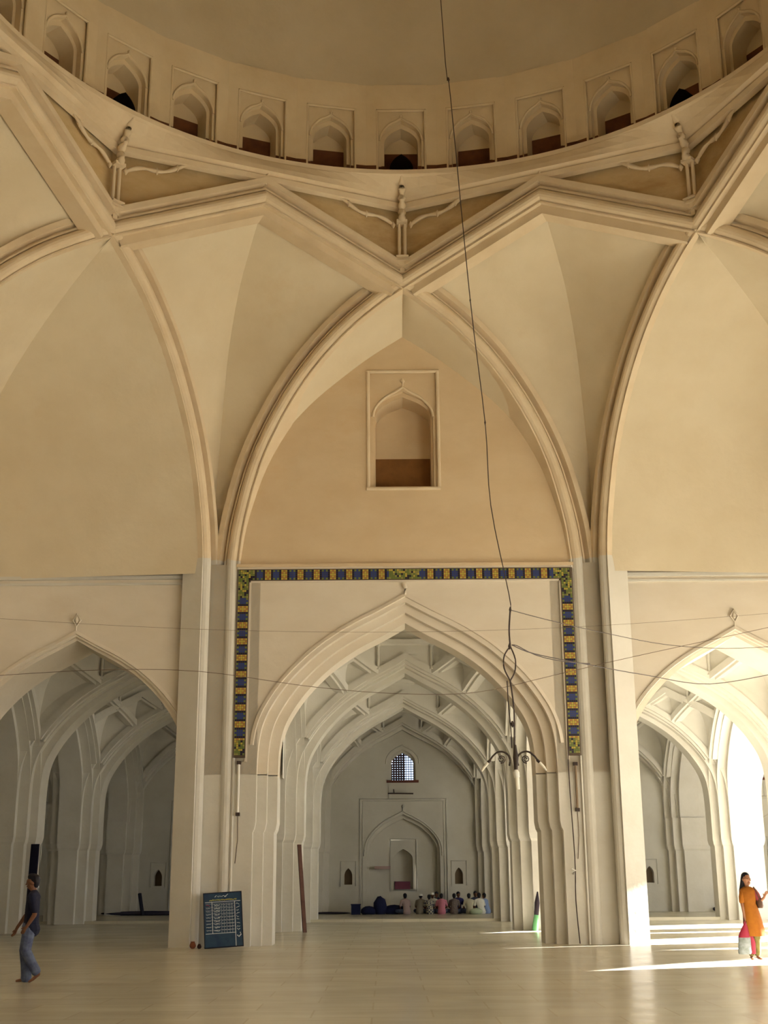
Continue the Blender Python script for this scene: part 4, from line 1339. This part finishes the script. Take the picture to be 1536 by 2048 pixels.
for sx in (-1, 1): blob('eye', (-.005+sx*.028, -.080, 1.468), (.011,.007,.007), mat('eye_dark', (.02,.015,.012), .3), wom)
blob('mouth', (.008, -.080, 1.408), (.018,.006,.006), mat('lip', (.25,.05,.05), .5), wom)
ORG = mat('orange_cotton', (.34,.115,.008), .85, (.26,.08,.006), 6.0)
rg = [ell(.04,0,.42,.21,.16,wob=.05), ell(.035,0,.55,.195,.15,wob=.04), ell(.02,0,.75,.17,.14,wob=.02), ell(.0,0,.92,.15,.12), ell(-.01,0,1.02,.125,.105), ell(-.02,0,1.15,.150,.118), ell(-.02,0,1.24,.165,.105), ell(-.02,0,1.285,.14,.085), ell(-.03,0,1.325,.062,.056)]
garment('tunic', rg, ORG, wom)
V = [(-.12,-.01,1.24,.064)]; E = []; chain(V, E, 0, [(-.155,-.025,1.14,.056),(-.162,-.03,1.06,.052)]); skin_body('sleeve', V, E, ORG, wom)
V = [(.09,-.01,1.24,.064)]; E = []; chain(V, E, 0, [(.14,-.035,1.17,.058),(.165,-.045,1.1,.054)]); skin_body('sleeve', V, E, mat('maroon_cotton', (.25,.04,.05), .85), wom)
SAL = mat('olive_trousers', (.20,.17,.05), .85, (.13,.10,.03), 14.0)
for sx in (-1, 1):
    garment('trouser_leg', [ell(sx*.055+.01,0,.07,.045,.045), ell(sx*.058+.012,0,.12,.06,.055), ell(sx*.06+.01,0,.3,.075,.07), ell(sx*.065,0,.5,.085,.08)], SAL, wom)
skin_body('hair', [(-.04,.02,1.515,.086,.082),(-.055,.045,1.47,.075,.06),(-.085,.06,1.38,.058,.045),(-.12,.065,1.26,.05,.04),(-.14,.07,1.12,.035,.03)], [(0,1),(1,2),(2,3),(3,4)], HAIR, wom)
m = MB()
m.grid([[(-.17+.02*math.sin(k), -.02+.03*k/4, 1.26 - .0*k) for k in range(5)]] + [[(-.17 - .01*math.sin(j*.9) + .012*k, -.07 + .03*k, 1.26 - j*.085) for k in range(5)] for j in range(1, 10)], 0, True)
m.obj('scarf', mat('plum_scarf', (.12,.03,.16), .8), wom)
BAGM = mat('brown_leather', (.10,.05,.03), .6)
bag = thing('shoulder_bag', 'brown shoulder bag under the arm of the orange-clad woman', 'bag', (6.45, 5.5, 0))
m = MB(); m.loft([ell(.19,.0,.93,.05,.10), ell(.19,.0,.97,.065,.12), ell(.18,.0,1.06,.06,.12), ell(.17,0,1.10,.035,.11)]); m.obj('pouch', BAGM, bag)
m = MB(); m.tube(crom([(.17,-.10,1.08),(.13,-.09,1.2),(.09,-.03,1.315),(.12,.06,1.24),(.17,.10,1.08)],4), .011, n=5); m.obj('strap', BAGM, bag)
cb = thing('carrier_bag', 'red and grey carrier bag hanging from the hand of the woman', 'bag', (6.29, 5.42, 0))
RB = mat('red_plastic', (.28,.02,.045), .5); GB = mat('grey_print', (.24,.26,.27), .6, (.12,.14,.12), 12.0)
m = MB(); m.loft([ell(-.03,0,.10,.115,.07), ell(-.03,0,.13,.13,.08), ell(-.02,0,.40,.115,.07)]); m.obj('grey_lower', GB, cb)
m = MB(); m.loft([ell(-.02,0,.40,.118,.072), ell(-.01,0,.48,.10,.06), ell(.01,0,.60,.05,.03), ell(.02,0,.66,.02,.02)]); m.obj('red_upper', RB, cb)
m = MB(); m.tube(crom([(-.01,0,.63),(.01,-.02,.70),(.03,0,.63)],3), .008, n=4); m.obj('handle', RB, cb)
m = MB(); m.loft([ell(.13,.02,.10,.05,.03), ell(.13,.02,.3,.06,.04), ell(.10,.02,.5,.04,.03)]); m.obj('red_fold', RB, cb)
m = MB(); m.loft([ell(0,0,.0,.02,.02), ell(0,0,.03,.10,.09), ell(0,0,.2,.14,.11), ell(.01,0,.34,.10,.08), ell(.01,0,.42,.03,.03)])
o = m.obj('dark_bag', mat('purple_bag', (.05,.03,.12), .7)); o.location = (10.98, 15.6, 0); o.scale = (2.0,2.0,1.25)
tag(o, 'dark purple bag on the floor behind the woman, cut by right edge', 'bag')

# group of men seated cross-legged on the floor by the end wall
CAPW = mat('white_cap', (.75,.75,.72), .8)
def seated(x, y, face, shirt, cap, label, lean_=0.0, s=1.0, check=None):
    t = thing('person', label, 'person', (x, y, .10), face, 'men seated on the floor by the end wall')
    L = lean_
    T = [(0,0,.12,.115,.15),(.02+L*.3,0,.28,.095,.125),(.05+L*.7,0,.43,.095,.15),(.06+L,0,.52,.075,.14)]
    V = [T[0]]; E = []
    sp = chain(V, E, 0, T[1:])
    nk = chain(V, E, sp, [(.08+L,0,.585,.046),(.09+L,0,.63,.045)])
    hd = chain(V, E, nk, [(.10+L,0,.665,.062,.056),(.10+L,0,.72,.082,.074)])
    chain(V, E, nk, [(.145+L,0,.655,.032)]); chain(V, E, hd, [(.172+L,0,.715,.014),(.19+L,0,.695,.012)])
    for sy in (-1, 1): chain(V, E, hd, [(.09+L, sy*.076, .71, .016, .01)])
    arms = []
    for sy in (-1, 1):
        A_ = [(.07+L,sy*.165,.505,.046),(.12+L*.6,sy*.23,.30,.036),(.26,sy*.16,.22,.025)]; arms.append(A_)
        a = chain(V, E, sp, A_)
        hand(V, E, a, (.26,sy*.16,.22), (.8,-sy*.5,-.2), (.2,-sy*1,0), .9)
        l = chain(V, E, 0, [(.10,sy*.12,.11,.08),(.34,sy*.30,.12,.055),(.36,sy*.10,.07,.045),(.34,-sy*.08,.05,.034)])
        chain(V, E, l, [(.40,-sy*.16,.04,.028)])
    skin_body('body', V, E, DSK, t, 1, voxel=.012)
    V = []; E = []
    V.append((.0,0,.10,.15,.185)); s2 = chain(V, E, 0, [(x_, y_, z_, a_+.024, b_+.026) for x_, y_, z_, a_, b_ in T] + [(.075+L,0,.565,.056,.06)])
    for A_ in arms:
        q_ = A_[1]; h_ = tuple(Vector(A_[0][:3]).lerp(Vector(q_[:3]), .75))
        chain(V, E, s2-1, [(*A_[0][:3], .068), (*h_, .058)])
    V[0] = (.0,0,.09,.15,.185)
    skin_body('shirt', V, E, shirt, t, 1, voxel=.014)
    V = [(.0,0,.10,.13,.16)]; E = []
    for sy in (-1, 1): chain(V, E, 0, [(.10,sy*.12,.115,.098),(.33,sy*.295,.13,.072),(.355,sy*.10,.08,.058),(.34,-sy*.06,.06,.048)])
    skin_body('trousers', V, E, check or JN, t, 1, voxel=.014)
    if cap is None:
        skin_body('hair', [(.085+L,0,.755,.086,.083),(.06+L,0,.71,.06,.072),(.055+L,0,.665,.04,.055)], [(0,1),(1,2)], HAIR, t, 1, voxel=.012)
    else:
        garment('cap', [ell(.085+L,0,.735,.094,.088), ell(.085+L,0,.775,.092,.086), ell(.085+L,0,.80,.080,.075), ell(.085+L,0,.815,.05,.047)], cap, t)
        skin_body('hair', [(.07+L,0,.72,.072,.078),(.055+L,0,.67,.042,.058)], [(0,1)], HAIR, t, 1, voxel=.012)
    t.scale = (s, s, s)
    return t
def cloth(n, c, c2=None, sc=10): return mat(n, c, .9, c2, sc)
UPF = pi/2
seated(.32, 35.5, UPF+.5, cloth('mauve', (.36,.27,.27)), None, 'seated man in mauve shirt, leftmost of the group', .06, 1.02)
seated(.86, 35.6, UPF-.3, cloth('taupe', (.22,.20,.16)), CAPW, 'seated man in taupe shirt with white cap, second from left', .10)
CHK = mat('checked_shirt', (.10,.10,.14), .9)
def checker(m):
    nt = m.node_tree; b = nt.nodes['Principled BSDF']; ck = nt.nodes.new('ShaderNodeTexChecker'); tc = nt.nodes.new('ShaderNodeTexCoord')
    ck.inputs['Scale'].default_value = 14; ck.inputs[1].default_value = (.06,.06,.10,1); ck.inputs[2].default_value = (.40,.38,.28,1)
    nt.links.new(tc.outputs['Object'], ck.inputs[0]); nt.links.new(ck.outputs[0], b.inputs[0])
checker(CHK)
seated(1.28, 35.4, UPF+.1, CHK, None, 'seated man in dark checked shirt, left of the pink shirt', .12, .95)
seated(1.42, 36.2, UPF+pi, cloth('cream', (.55,.53,.46)), CAPW, 'man in cream with white cap facing us behind the checked shirt', .05, 1.05)
seated(1.78, 35.4, UPF, cloth('pink', (.55,.20,.27)), None, 'seated man in pink shirt with his back to us', .05)
seated(1.66, 36.75, UPF+pi-.3, cloth('navy', (.03,.035,.09)), None, 'man in navy shirt facing us behind the pink shirt', .05, 1.08)
seated(2.30, 35.4, UPF-.1, cloth('brown_print', (.22,.18,.16), (.10,.08,.08), 30), None, 'seated man in mottled brown shirt right of the pink shirt', .08)
seated(2.48, 36.2, UPF+pi+.3, cloth('indigo', (.03,.03,.12)), None, 'man in indigo shirt facing us behind the mottled brown shirt', .04, 1.08)
seated(2.95, 35.3, UPF+.15, cloth('ecru', (.45,.43,.33)), None, 'seated man in ecru shirt near the right end of the group', .05)
seated(3.22, 36.1, UPF+pi+.2, cloth('slate', (.05,.055,.09)), None, 'man in slate shirt facing us behind the white shirt', .03, 1.1)
seated(3.44, 35.3, UPF+.35, cloth('white_shirt', (.68,.68,.62)), None, 'seated man in white shirt leaning left at the right end', .14, 1.02)
seated(3.72, 35.9, UPF+.9, cloth('pale_blue', (.22,.30,.50)), None, 'seated man in pale blue shirt, rightmost of the group', .05)
bundle('cloth_heap', 'pale green folded cloth on the floor before the white-shirted man', 3.2, 35.0, .1, .26, .16, .22, cloth('pale_green', (.42,.50,.36)), 11, 'cloth')
